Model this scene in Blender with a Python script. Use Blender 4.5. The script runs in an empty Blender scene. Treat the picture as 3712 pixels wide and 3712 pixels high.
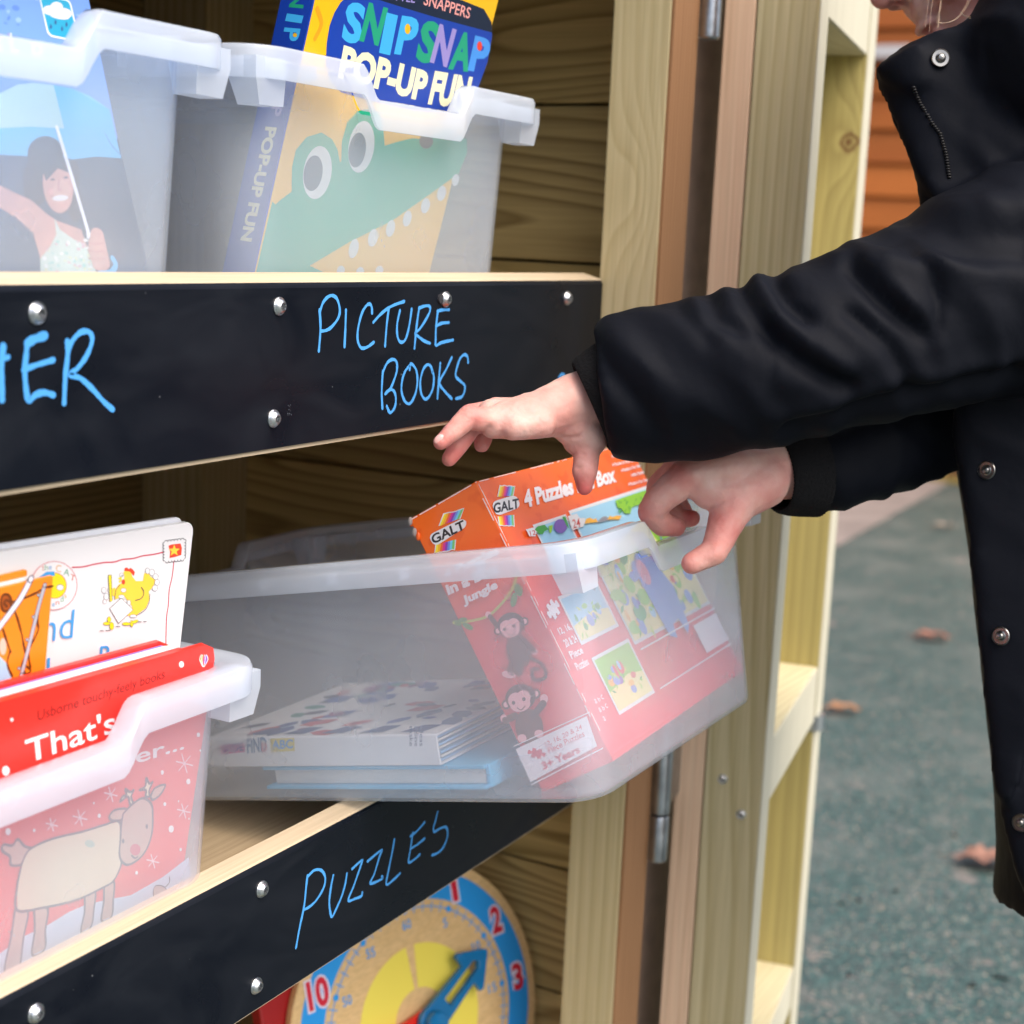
import bpy, bmesh, math, random
from mathutils import Vector, Matrix, noise
from mathutils.geometry import tessellate_polygon
random.seed(7)
R_ = math.radians
S = bpy.context.scene
COL = S.collection

# ------------------------------------------------------------------ camera
# world: X runs along the shelf fronts, Y into the cabinet, Z up, eye at the origin, ground at z=-1
FPX = 5678.9
def _m(rows): return Matrix(rows)
_y, _p, _r = R_(28.442), R_(10.006), R_(2.545)
_A = Matrix(((math.sin(_y), -math.cos(_y), 0), (0, 0, -1), (math.cos(_y), math.sin(_y), 0)))
_P = Matrix(((1, 0, 0), (0, math.cos(_p), -math.sin(_p)), (0, math.sin(_p), math.cos(_p))))
_Q = Matrix(((math.cos(_r), -math.sin(_r), 0), (math.sin(_r), math.cos(_r), 0), (0, 0, 1)))
RM = _Q @ _P @ _A                      # rows: right, down, forward
RIGHT, DOWN, FWD = Vector(RM[0]), Vector(RM[1]), Vector(RM[2])
cam = bpy.data.cameras.new('camera'); camo = bpy.data.objects.new('camera', cam); COL.objects.link(camo)
cam.lens = 36 * FPX / 3712; cam.sensor_width = 36; cam.clip_start = 0.02; cam.clip_end = 500
camo.matrix_world = Matrix(((RIGHT.x, -DOWN.x, -FWD.x, 0), (RIGHT.y, -DOWN.y, -FWD.y, 0), (RIGHT.z, -DOWN.z, -FWD.z, 0), (0, 0, 0, 1)))
cam.dof.use_dof = True; cam.dof.focus_distance = 0.87; cam.dof.aperture_fstop = 8.0
S.camera = camo
S.cycles.transparent_max_bounces = 32
S.cycles.max_bounces = 10
S.cycles.sample_clamp_indirect = 6

# ------------------------------------------------------------------ light: overcast daylight
w = bpy.data.worlds.new('World'); S.world = w; w.use_nodes = True
nt = w.node_tree; bg = nt.nodes['Background']
sky = nt.nodes.new('ShaderNodeTexSky'); sky.sky_type = 'NISHITA'; sky.sun_disc = False
SUN_EL, SUN_AZ = R_(56), R_(197)       # azimuth clockwise from +Y
sky.sun_elevation = SUN_EL; sky.sun_rotation = SUN_AZ
sky.air_density = 1.0; sky.dust_density = 6.0; sky.ozone_density = 1.0
hs = nt.nodes.new('ShaderNodeHueSaturation'); hs.inputs['Saturation'].default_value = 1.0   # cloud cover takes the blue out
nt.links.new(sky.outputs[0], hs.inputs['Color']); nt.links.new(hs.outputs[0], bg.inputs[0])
bg.inputs[1].default_value = 0.15
sl = bpy.data.lights.new('sun', 'SUN'); so = bpy.data.objects.new('sun', sl); COL.objects.link(so)
sl.energy = 1.0; sl.angle = R_(75); sl.color = (1.0, 0.97, 0.93)
sd = Vector((math.sin(SUN_AZ) * math.cos(SUN_EL), math.cos(SUN_AZ) * math.cos(SUN_EL), math.sin(SUN_EL)))
so.rotation_euler = sd.to_track_quat('Z', 'Y').to_euler()
S.view_settings.view_transform = 'Standard'; S.view_settings.look = 'None'
S.view_settings.exposure = 1.0; S.view_settings.gamma = 1.0; S.view_settings.use_curve_mapping = False

# ------------------------------------------------------------------ measuring helpers
def ray(x, y):                          # photo pixel (3712 scale) -> direction
    return RIGHT * ((x - 1856) / FPX) + DOWN * ((y - 1856) / FPX) + FWD
def V(vx, vy, z):                       # 1932-scale pixel and depth in metres -> world point
    return ray(vx / .520474, vy / .520474) * z
class Plane:
    def __init__(s, O, U, Vv):
        s.O = Vector(O); s.U = Vector(U).normalized(); s.V = Vector(Vv).normalized(); s.N = s.U.cross(s.V).normalized()
    def at(s, x, y):
        r = ray(x, y); t = s.O.dot(s.N) / r.dot(s.N); p = r * t - s.O
        return (p.dot(s.U), p.dot(s.V))
    def P(s, uv, off=0.0): return s.O + s.U * uv[0] + s.V * uv[1] + s.N * off
def crop(ox, oy, k): return lambda x, y: (ox + x / k, oy + y / k)

# ------------------------------------------------------------------ materials
MATS = {}
def nodes(name):
    m = bpy.data.materials.new(name); m.use_nodes = True; t = m.node_tree
    return m, t, t.nodes, t.links, t.nodes['Principled BSDF']
def plain(name, col, rough=.5, spec=.5, metal=0, bump=0, bscale=400, var=0.0, coat=0, sss=0, vscale=30):
    if name in MATS: return MATS[name]
    m, t, N, L, b = nodes(name)
    b.inputs['Base Color'].default_value = (*col, 1); b.inputs['Roughness'].default_value = rough
    b.inputs['Specular IOR Level'].default_value = spec; b.inputs['Metallic'].default_value = metal
    if coat: b.inputs['Coat Weight'].default_value = coat; b.inputs['Coat Roughness'].default_value = .12
    tc = N.new('ShaderNodeTexCoord')
    nz = N.new('ShaderNodeTexNoise'); nz.inputs['Scale'].default_value = vscale; nz.inputs['Detail'].default_value = 5
    L.new(tc.outputs['Object'], nz.inputs['Vector'])
    if var:
        mx = N.new('ShaderNodeMixRGB'); mx.blend_type = 'MULTIPLY'; mx.inputs[0].default_value = 1
        cr = N.new('ShaderNodeValToRGB'); cr.color_ramp.elements[0].position = .3; cr.color_ramp.elements[1].position = .7
        cr.color_ramp.elements[0].color = (1 - var,) * 3 + (1,); cr.color_ramp.elements[1].color = (1, 1, 1, 1)
        L.new(nz.outputs[0], cr.inputs[0]); mx.inputs[1].default_value = (*col, 1); L.new(cr.outputs[0], mx.inputs[2]); L.new(mx.outputs[0], b.inputs['Base Color'])
    if bump:
        n2 = N.new('ShaderNodeTexNoise'); n2.inputs['Scale'].default_value = bscale; n2.inputs['Detail'].default_value = 3
        L.new(tc.outputs['Object'], n2.inputs['Vector'])
        bp = N.new('ShaderNodeBump'); bp.inputs['Strength'].default_value = bump; bp.inputs['Distance'].default_value = .001
        L.new(n2.outputs[0], bp.inputs['Height']); L.new(bp.outputs[0], b.inputs['Normal'])
    if sss:
        b.inputs['Subsurface Weight'].default_value = sss; b.inputs['Subsurface Radius'].default_value = (.012, .004, .002); b.inputs['Subsurface Scale'].default_value = .5
    MATS[name] = m; return m
def wood(name, light, dark, axis='Z', scale=1.0, rough=.7, knots=(), ringknot=True, seed=0.0, contrast=1.0, stain=None, warp=0.35, freq=120):
    """sawn timber: growth rings stretched along the grain, fine fibres, optional knots at world points"""
    m, t, N, L, b = nodes(name)
    def math_(op, a, bb=None):
        n = N.new('ShaderNodeMath'); n.operation = op
        for i, v in enumerate((a, bb)):
            if v is None: continue
            if isinstance(v, (int, float)): n.inputs[i].default_value = v
            else: L.new(v, n.inputs[i])
        return n.outputs[0]
    tc = N.new('ShaderNodeTexCoord'); P = tc.outputs['Object']
    mp = N.new('ShaderNodeMapping'); mp.inputs['Location'].default_value = (seed, seed * 1.7, seed * .6)
    st = {'X': (.12, 1, 1), 'Y': (1, .12, 1), 'Z': (1, 1, .12)}[axis]
    mp.inputs['Scale'].default_value = tuple(v * scale for v in st); L.new(P, mp.inputs['Vector'])
    nz = N.new('ShaderNodeTexNoise'); nz.inputs['Scale'].default_value = 9; nz.inputs['Detail'].default_value = 1.5; L.new(mp.outputs[0], nz.inputs['Vector'])
    ph = math_('MULTIPLY', nz.outputs[0], warp * 13)
    sp = N.new('ShaderNodeSeparateXYZ'); L.new(mp.outputs[0], sp.inputs[0])
    o = {'X': (1, 2), 'Y': (0, 2), 'Z': (0, 1)}[axis]
    lin = math_('MULTIPLY', math_('ADD', sp.outputs[o[0]], math_('MULTIPLY', sp.outputs[o[1]], .8)), freq)
    ph = math_('ADD', ph, lin)
    kmask = None
    for (kp, kr) in knots:
        sub = N.new('ShaderNodeVectorMath'); sub.operation = 'SUBTRACT'; L.new(P, sub.inputs[0]); sub.inputs[1].default_value = tuple(kp)
        ks = N.new('ShaderNodeVectorMath'); ks.operation = 'MULTIPLY'; L.new(sub.outputs[0], ks.inputs[0])
        ks.inputs[1].default_value = {'X': (.45, 1, 1), 'Y': (1, .45, 1), 'Z': (1, 1, .45)}[axis]
        ln = N.new('ShaderNodeVectorMath'); ln.operation = 'LENGTH'; L.new(ks.outputs[0], ln.inputs[0])
        g = math_('POWER', 2.718, math_('MULTIPLY', math_('POWER', math_('DIVIDE', ln.outputs['Value'], kr * 2.2), 2), -1))
        ph = math_('ADD', ph, math_('MULTIPLY', g, 2.6))
        ln2 = N.new('ShaderNodeVectorMath'); ln2.operation = 'LENGTH'; L.new(sub.outputs[0], ln2.inputs[0])
        kn = N.new('ShaderNodeTexNoise'); kn.inputs['Scale'].default_value = 110; kn.inputs['Detail'].default_value = 3; L.new(P, kn.inputs['Vector']); dist_ = math_('ADD', ln2.outputs['Value'], math_('MULTIPLY', math_('SUBTRACT', kn.outputs[0], .5), kr * 1.1))
        rg = math_('MULTIPLY', math_('SUBTRACT', dist_, kr * .8), 1 / (kr * .22)); rg = math_('POWER', 2.718, math_('MULTIPLY', math_('MULTIPLY', rg, rg), -1))
        cc = math_('POWER', 2.718, math_('MULTIPLY', math_('POWER', math_('DIVIDE', dist_, kr * .45), 2), -1))
        kk = math_('MAXIMUM', rg, cc); kmask = kk if kmask is None else math_('MAXIMUM', kmask, kk)
    fr = math_('FRACT', ph)
    cr = N.new('ShaderNodeValToRGB'); e = cr.color_ramp.elements
    mid = tuple(l * .7 + d * .3 for l, d in zip(light, dark)); dk = tuple(l * (1 - contrast) + d * contrast for l, d in zip(light, dark))
    e[0].position = 0; e[0].color = (*light, 1); e[1].position = 1; e[1].color = (*light, 1)
    a = e.new(.55); a.color = (*mid, 1); a2 = e.new(.86); a2.color = (*dk, 1)
    L.new(fr, cr.inputs[0]); colr = cr.outputs[0]
    # fibres
    mp2 = N.new('ShaderNodeMapping'); fs = {'X': (6, 320, 320), 'Y': (320, 6, 320), 'Z': (320, 320, 6)}[axis]; mp2.inputs['Scale'].default_value = fs; L.new(P, mp2.inputs['Vector'])
    n2 = N.new('ShaderNodeTexNoise'); n2.inputs['Scale'].default_value = 1.6; n2.inputs['Detail'].default_value = 3; L.new(mp2.outputs[0], n2.inputs['Vector'])
    mx = N.new('ShaderNodeMixRGB'); mx.blend_type = 'MULTIPLY'; mx.inputs[0].default_value = .55; L.new(colr, mx.inputs[1])
    c2 = N.new('ShaderNodeValToRGB'); c2.color_ramp.elements[0].position = .3; c2.color_ramp.elements[0].color = (.62, .6, .55, 1); c2.color_ramp.elements[1].position = .65; c2.color_ramp.elements[1].color = (1, 1, 1, 1)
    L.new(n2.outputs[0], c2.inputs[0]); L.new(c2.outputs[0], mx.inputs[2]); colr = mx.outputs[0]
    # broad tone drift / damp green stain
    n3 = N.new('ShaderNodeTexNoise'); n3.inputs['Scale'].default_value = 7; n3.inputs['Detail'].default_value = 4; L.new(mp.outputs[0], n3.inputs['Vector'])
    c3 = N.new('ShaderNodeValToRGB'); c3.color_ramp.elements[0].position = .35; c3.color_ramp.elements[1].position = .75; c3.color_ramp.elements[0].color = (0, 0, 0, 1); c3.color_ramp.elements[1].color = (.6, .6, .6, 1)
    L.new(n3.outputs[0], c3.inputs[0])
    m3 = N.new('ShaderNodeMixRGB'); L.new(c3.outputs[0], m3.inputs[0]); L.new(colr, m3.inputs[1]); sc = stain or tuple(v * .8 for v in mid); m3.inputs[2].default_value = (*sc, 1); colr = m3.outputs[0]
    if kmask is not None and ringknot:
        m4 = N.new('ShaderNodeMixRGB'); L.new(kmask, m4.inputs[0]); L.new(colr, m4.inputs[1]); m4.inputs[2].default_value = (.16, .075, .03, 1); colr = m4.outputs[0]
    L.new(colr, b.inputs['Base Color']); b.inputs['Roughness'].default_value = rough; b.inputs['Specular IOR Level'].default_value = .3
    bp = N.new('ShaderNodeBump'); bp.inputs['Strength'].default_value = .35; bp.inputs['Distance'].default_value = .0006; L.new(n2.outputs[0], bp.inputs['Height']); L.new(bp.outputs[0], b.inputs['Normal'])
    return m
def plastic(name, opa, tint=(.82, .90, 1.0), rough=.25):
    """milky polypropylene: each surface lets most light through and scatters a little"""
    m = bpy.data.materials.new(name); m.use_nodes = True; t = m.node_tree; N, L = t.nodes, t.links
    N.remove(N['Principled BSDF']); out = N['Material Output']
    tr = N.new('ShaderNodeBsdfTransparent'); tr.inputs[0].default_value = (.97, .98, 1, 1)
    df = N.new('ShaderNodeBsdfDiffuse'); df.inputs[0].default_value = (*tint, 1)
    tl = N.new('ShaderNodeBsdfTranslucent'); tl.inputs[0].default_value = (*tint, 1)
    gl = N.new('ShaderNodeBsdfGlossy'); gl.inputs[1].default_value = rough
    a = N.new('ShaderNodeMixShader'); a.inputs[0].default_value = .36; L.new(df.outputs[0], a.inputs[1]); L.new(tl.outputs[0], a.inputs[2])
    tc = N.new('ShaderNodeTexCoord'); nz = N.new('ShaderNodeTexNoise'); nz.inputs['Scale'].default_value = 14; nz.inputs['Detail'].default_value = 4; L.new(tc.outputs['Object'], nz.inputs['Vector'])
    mr = N.new('ShaderNodeMapRange'); mr.inputs[1].default_value = .3; mr.inputs[2].default_value = .7; mr.inputs[3].default_value = opa * .93; mr.inputs[4].default_value = opa * 1.07; L.new(nz.outputs[0], mr.inputs[0])
    c = N.new('ShaderNodeMixShader'); L.new(mr.outputs[0], c.inputs[0]); L.new(tr.outputs[0], c.inputs[1]); L.new(a.outputs[0], c.inputs[2])
    # fine scuffs and a few scratches catch the light
    ms = N.new('ShaderNodeMapping'); ms.inputs['Scale'].default_value = (30, 60, 900); ms.inputs['Rotation'].default_value = (.5, .3, .2); L.new(tc.outputs['Object'], ms.inputs[0]); ns = N.new('ShaderNodeTexNoise'); ns.inputs['Scale'].default_value = .6; ns.inputs['Detail'].default_value = 1; L.new(ms.outputs[0], ns.inputs['Vector'])
    cs = N.new('ShaderNodeValToRGB'); cs.color_ramp.elements[0].position = .80; cs.color_ramp.elements[0].color = (0, 0, 0, 1); cs.color_ramp.elements[1].position = .84; cs.color_ramp.elements[1].color = (.012, .012, .012, 1); L.new(ns.outputs[0], cs.inputs[0])
    sa = N.new('ShaderNodeMath'); sa.operation = 'ADD'; L.new(mr.outputs[0], sa.inputs[0]); L.new(cs.outputs[0], sa.inputs[1]); L.new(sa.outputs[0], c.inputs[0])
    fr = N.new('ShaderNodeFresnel'); fr.inputs[0].default_value = 1.35
    # light surface texture of the moulding
    n2 = N.new('ShaderNodeTexNoise'); n2.inputs['Scale'].default_value = 500; L.new(tc.outputs['Object'], n2.inputs['Vector'])
    bp = N.new('ShaderNodeBump'); bp.inputs['Strength'].default_value = .08; bp.inputs['Distance'].default_value = .0005; L.new(n2.outputs[0], bp.inputs['Height']); L.new(bp.outputs[0], gl.inputs['Normal'])
    ge = N.new('ShaderNodeNewGeometry'); iv = N.new('ShaderNodeMath'); iv.operation = 'SUBTRACT'; iv.inputs[0].default_value = 1; L.new(ge.outputs['Backfacing'], iv.inputs[1])
    mu = N.new('ShaderNodeMath'); mu.operation = 'MULTIPLY'; L.new(fr.outputs[0], mu.inputs[0]); L.new(iv.outputs[0], mu.inputs[1])
    d = N.new('ShaderNodeMixShader'); L.new(mu.outputs[0], d.inputs[0]); L.new(c.outputs[0], d.inputs[1]); L.new(gl.outputs[0], d.inputs[2])
    L.new(d.outputs[0], out.inputs[0]); return m
def ink(col, rough=.35, coat=.0):       # printed colour on card / paper
    return plain('print_%02x%02x%02x_%d' % (*[min(255, int(c * 255)) for c in col], int(rough * 100)), col, rough, .5, coat=coat)
def srgb(h):                            # '#rrggbb' -> linear
    h = h.lstrip('#'); o = []
    for i in (0, 2, 4):
        c = int(h[i:i + 2], 16) / 255; o.append(c / 12.92 if c <= .04045 else ((c + .055) / 1.055) ** 2.4)
    return tuple(o)

# ------------------------------------------------------------------ mesh builder
class MB:
    def __init__(s): s.v = []; s.f = []; s.mi = []; s.mats = []
    def m(s, mat):
        if mat not in s.mats: s.mats.append(mat)
        return s.mats.index(mat)
    def add(s, vs, fs, mat):
        o = len(s.v); s.v += [tuple(v) for v in vs]; k = s.m(mat)
        for f in fs: s.f.append(tuple(i + o for i in f)); s.mi.append(k)
    def frame(s, O, U, Vv, W, a, b, mat, bev=0.0):
        """box between corner offsets a and b (u,v,w) in the frame, optionally bevelled"""
        O, U, Vv, W = Vector(O), Vector(U), Vector(Vv), Vector(W)
        bm = bmesh.new(); bmesh.ops.create_cube(bm, size=1)
        for v in bm.verts:
            v.co = Vector([a[i] + (b[i] - a[i]) * (v.co[i] + .5) for i in range(3)])
        if bev: bmesh.ops.bevel(bm, geom=bm.edges[:], offset=bev, segments=2, affect='EDGES', profile=.5)
        bm.normal_update()
        vs = [O + U * v.co.x + Vv * v.co.y + W * v.co.z for v in bm.verts]
        bm.verts.index_update(); fs = [[v.index for v in f.verts] for f in bm.faces]
        if U.cross(Vv).dot(W) < 0: fs = [f[::-1] for f in fs]
        s.add(vs, fs, mat); bm.free()
    def box(s, a, b, mat, bev=0.0): s.frame((0, 0, 0), (1, 0, 0), (0, 1, 0), (0, 0, 1), [min(x, y) for x, y in zip(a, b)], [max(x, y) for x, y in zip(a, b)], mat, bev)
    def loft(s, rings, mat, cap=True, closed=False, loop=False):
        n = len(rings[0]); vs = [p for r in rings for p in r]; fs = []
        m = len(rings); 
        for i in range(m if loop else m - 1):
            j = (i + 1) % m
            for k in range(n):
                k2 = (k + 1) % n
                fs.append((i * n + k, i * n + k2, j * n + k2, j * n + k))
        if cap and not loop: fs.append(tuple(range(n))[::-1]); fs.append(tuple((m - 1) * n + k for k in range(n)))
        s.add(vs, fs, mat)
    def tube(s, pts, rad, mat, n=12, flat=1.0, upv=None):
        pts = [Vector(p) for p in pts]; rad = rad if hasattr(rad, '__len__') else [rad] * len(pts)
        rings = []; t0 = (pts[1] - pts[0]).normalized()
        a = (upv or (Vector((0, 0, 1)) if abs(t0.z) < .9 else Vector((1, 0, 0))))
        for i, p in enumerate(pts):
            t = (pts[min(i + 1, len(pts) - 1)] - pts[max(i - 1, 0)]).normalized()
            a = (a - t * a.dot(t)).normalized(); b = t.cross(a)
            rings.append([p + (a * math.cos(2 * math.pi * k / n) * rad[i] + b * math.sin(2 * math.pi * k / n) * rad[i] * flat) for k in range(n)])
        s.loft(rings, mat)
    def cyl(s, c, axis, r, h, mat, n=32, r2=None):
        c = Vector(c); axis = Vector(axis).normalized(); a = axis.orthogonal().normalized(); b = axis.cross(a)
        r2 = r if r2 is None else r2
        s.loft([[c + a * math.cos(2 * math.pi * k / n) * rr + b * math.sin(2 * math.pi * k / n) * rr + axis * hh for k in range(n)] for rr, hh in ((r, 0), (r2, h))], mat)
    def ball(s, c, r, mat, seg=16, ax=None):
        c = Vector(c); r = r if hasattr(r, '__len__') else (r,) * 3
        ax = ax or (Vector((1, 0, 0)), Vector((0, 1, 0)), Vector((0, 0, 1)))
        bm = bmesh.new(); bmesh.ops.create_uvsphere(bm, u_segments=seg, v_segments=max(6, seg // 2), radius=1)
        bm.verts.index_update(); s.add([c + ax[0] * v.co.x * r[0] + ax[1] * v.co.y * r[1] + ax[2] * v.co.z * r[2] for v in bm.verts], [[v.index for v in f.verts] for f in bm.faces], mat); bm.free()
    # ---- flat print on a plane; every call lies a hair above the last
    lay = 0; E0 = .00008; DE = .000005
    def _off(s): s.lay += 1; return s.E0 + s.lay * s.DE
    def poly(s, pl, pts, mat, T=None):
        uv = [pl.at(*T(*p)) if T else p for p in pts]; off = s._off()
        vs = [pl.P(p, off) for p in uv]
        tris = tessellate_polygon([[Vector((p[0], p[1], 0)) for p in uv]])
        fs = []
        for t in tris:
            a, b, c = (uv[i] for i in t)
            fs.append(t if (b[0] - a[0]) * (c[1] - a[1]) - (b[1] - a[1]) * (c[0] - a[0]) > 0 else t[::-1])
        s.add(vs, fs, mat)
    def ell(s, pl, c, rx, ry, mat, T=None, rot=0, n=28):
        ca, sa = math.cos(R_(rot)), math.sin(R_(rot))
        s.poly(pl, [(c[0] + rx * math.cos(t) * ca - ry * math.sin(t) * sa, c[1] + rx * math.cos(t) * sa + ry * math.sin(t) * ca) for t in [2 * math.pi * k / n for k in range(n)]], mat, T)
    def smoothline(s, uv, sub=6):
        if len(uv) < 3: return uv
        o = []
        for i in range(len(uv) - 1):
            p0, p1, p2, p3 = uv[max(i - 1, 0)], uv[i], uv[i + 1], uv[min(i + 2, len(uv) - 1)]
            for k in range(sub):
                t = k / sub
                o.append(tuple(.5 * (2 * p1[j] + (p2[j] - p0[j]) * t + (2 * p0[j] - 5 * p1[j] + 4 * p2[j] - p3[j]) * t * t + (3 * p1[j] - p0[j] - 3 * p2[j] + p3[j]) * t ** 3) for j in (0, 1)))
        o.append(tuple(uv[-1])); return o
    def stroke(s, pl, pts, wd, mat, T=None, smooth=True, vary=0.0, dome=0.0):
        """pen line of width wd (metres) with round ends"""
        uv = [pl.at(*T(*p)) if T else tuple(p) for p in pts]
        if smooth: uv = s.smoothline(uv)
        off = s._off(); n = len(uv); Lf = []; Rt = []
        ph = random.random() * 9
        for i in range(n):
            a, b = uv[max(i - 1, 0)], uv[min(i + 1, n - 1)]
            dx, dy = b[0] - a[0], b[1] - a[1]; l = math.hypot(dx, dy) or 1
            hw = wd / 2 * (1 + vary * math.sin(i * .55 + ph) + vary * .5 * math.sin(i * 1.7 + ph))
            Lf.append((uv[i][0] - dy / l * hw, uv[i][1] + dx / l * hw)); Rt.append((uv[i][0] + dy / l * hw, uv[i][1] - dx / l * hw))
        vs = [pl.P(p, off) for p in Lf] + [pl.P(p, off) for p in Rt]
        s.add(vs, [(i, n + i, n + i + 1, i + 1) for i in range(n - 1)], mat)
        for e in (0, n - 1):
            c = uv[e]; k = 12
            s.add([pl.P((c[0] + wd / 2 * math.cos(2 * math.pi * j / k), c[1] + wd / 2 * math.sin(2 * math.pi * j / k)), off + .00001) for j in range(k)], [tuple(range(k))], mat)
    def text(s, pl, txt, bl, br, tl, mat, T=None, bold=0.0, shear=0.0, box=None):
        """lettering mapped onto the parallelogram bl-br-tl of the plane"""
        vs, fs, (x0, x1, y0, y1) = glyphs(txt, bold, shear)
        a, b, c = [pl.at(*T(*p)) if T else p for p in (bl, br, tl)]; off = s._off()
        if box: y0, y1 = box
        q = []
        for x, y in vs:
            u, v = (x - x0) / (x1 - x0), (y - y0) / (y1 - y0)
            q.append(pl.P((a[0] + (b[0] - a[0]) * u + (c[0] - a[0]) * v, a[1] + (b[1] - a[1]) * u + (c[1] - a[1]) * v), off))
        s.add(q, fs, mat)
    def build(s, name, parent=None, smooth=False, label=None, ang=None):
        me = bpy.data.meshes.new(name); me.from_pydata(s.v, [], s.f); me.update()
        for m in s.mats: me.materials.append(m)
        me.polygons.foreach_set('material_index', s.mi)
        if smooth or ang: me.polygons.foreach_set('use_smooth', [True] * len(me.polygons))
        if ang: me.set_sharp_from_angle(angle=R_(ang))
        o = bpy.data.objects.new(name, me); COL.objects.link(o)
        if parent: o.parent = parent; o.matrix_parent_inverse = Matrix.LocRotScale(parent.location, parent.rotation_euler, None).inverted()
        if label: o['label'] = label
        return o
_G = {}
def glyphs(txt, bold=0.0, shear=0.0):
    k = (txt, bold, shear)
    if k in _G: return _G[k]
    cu = bpy.data.curves.new('lettering', 'FONT'); cu.body = txt; cu.offset = bold; cu.shear = shear; cu.resolution_u = 3
    o = bpy.data.objects.new('lettering', cu); COL.objects.link(o); bpy.context.view_layer.update()
    me = o.evaluated_get(bpy.context.evaluated_depsgraph_get()).to_mesh()
    vs = [(v.co.x, v.co.y) for v in me.vertices]; fs = [tuple(p.vertices) for p in me.polygons]
    o.evaluated_get(bpy.context.evaluated_depsgraph_get()).to_mesh_clear()
    bpy.data.objects.remove(o); bpy.data.curves.remove(cu)
    bb = (min(v[0] for v in vs), max(v[0] for v in vs), min(v[1] for v in vs), max(v[1] for v in vs))
    # faces must look towards +normal
    out = []
    for f in fs:
        a, b, c = (vs[i] for i in f[:3]); out.append(f if (b[0] - a[0]) * (c[1] - a[1]) - (b[1] - a[1]) * (c[0] - a[0]) > 0 else f[::-1])
    _G[k] = (vs, out, bb); return _G[k]
def thing(name, label, cat, loc=(0, 0, 0), group=None):
    o = bpy.data.objects.new(name, None); COL.objects.link(o); o.location = loc; o.empty_display_size = .05
    o['label'] = label; o['category'] = cat
    if group: o['group'] = group
    return o
def tag(o, label, cat, group=None):
    o['label'] = label; o['category'] = cat
    if group: o['group'] = group
    return o
def struct(o): o['kind'] = 'structure'; return o

# ================================================================== SETTING
def ground_mat():
    m, t, N, L, b = nodes('rubber_ground')
    tc = N.new('ShaderNodeTexCoord')
    vo = N.new('ShaderNodeTexVoronoi'); vo.inputs['Scale'].default_value = 230; L.new(tc.outputs['Object'], vo.inputs['Vector'])
    cr = N.new('ShaderNodeValToRGB'); cr.color_ramp.interpolation = 'CONSTANT'; e = cr.color_ramp.elements
    e[0].position = 0; e[0].color = (.017, .048, .044, 1); e[1].position = .3; e[1].color = (.034, .076, .069, 1)
    for p, c in ((.55, (.027, .046, .045, 1)), (.72, (.056, .115, .104, 1)), (.9, (.16, .15, .14, 1)), (.965, (.30, .26, .20, 1))):
        q = e.new(p); q.color = c
    sx = N.new('ShaderNodeSeparateColor'); L.new(vo.outputs['Color'], sx.inputs[0]); L.new(sx.outputs[0], cr.inputs[0])
    n1 = N.new('ShaderNodeTexNoise'); n1.inputs['Scale'].default_value = 4.5; n1.inputs['Detail'].default_value = 7; n1.inputs['Roughness'].default_value = .62; L.new(tc.outputs['Object'], n1.inputs['Vector'])
    c1 = N.new('ShaderNodeValToRGB'); c1.color_ramp.elements[0].position = .47; c1.color_ramp.elements[0].color = (0, 0, 0, 1); c1.color_ramp.elements[1].position = .74; c1.color_ramp.elements[1].color = (.85, .85, .85, 1); L.new(n1.outputs[0], c1.inputs[0])
    mx = N.new('ShaderNodeMixRGB'); L.new(c1.outputs[0], mx.inputs[0]); L.new(cr.outputs[0], mx.inputs[1]); mx.inputs[2].default_value = (.125, .140, .125, 1)
    n3 = N.new('ShaderNodeTexNoise'); n3.inputs['Scale'].default_value = 11; n3.inputs['Detail'].default_value = 5; mp = N.new('ShaderNodeMapping'); mp.inputs['Location'].default_value = (4, 2, 1); L.new(tc.outputs['Object'], mp.inputs[0]); L.new(mp.outputs[0], n3.inputs['Vector'])
    c3 = N.new('ShaderNodeValToRGB'); c3.color_ramp.elements[0].position = .62; c3.color_ramp.elements[0].color = (0, 0, 0, 1); c3.color_ramp.elements[1].position = .75; c3.color_ramp.elements[1].color = (.8, .8, .8, 1); L.new(n3.outputs[0], c3.inputs[0])
    m2 = N.new('ShaderNodeMixRGB'); L.new(c3.outputs[0], m2.inputs[0]); L.new(mx.outputs[0], m2.inputs[1]); m2.inputs[2].default_value = (.23, .185, .16, 1)
    L.new(m2.outputs[0], b.inputs['Base Color']); b.inputs['Roughness'].default_value = .55; b.inputs['Specular IOR Level'].default_value = .6
    bp = N.new('ShaderNodeBump'); bp.inputs['Strength'].default_value = .6; bp.inputs['Distance'].default_value = .002; L.new(vo.outputs['Distance'], bp.inputs['Height']); L.new(bp.outputs[0], b.inputs['Normal'])
    return m
G = MB(); G.add([(-60, -60, -1), (60, -60, -1), (60, 60, -1), (-60, 60, -1)], [(0, 1, 2, 3)], ground_mat()); g = struct(G.build('ground'))
G = MB(); pm = plain('path_tarmac', (.27, .225, .20), .8, .3, bump=.5, bscale=160, var=.35, vscale=6)
G.add([(-6, 1.36, -.996), (5.167, 1.524, -.996), (6.95, 1.575, -.996), (7.6, 1.5, -.996), (9, 1.2, -.996), (9, 30, -.996), (-6, 30, -.996)], [tuple(range(7))], pm); struct(G.build('path'))
EDG = plain('moss_strip', (.22, .17, .05), .95, .2, var=.5, vscale=20)
G = MB(); G.add([(6.93, 1.2, -.992), (7.2, 1.15, -.992), (7.2, 3.6, -.992), (7.02, 3.6, -.992)], [(0, 1, 2, 3)], EDG); struct(G.build('verge'))

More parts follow.
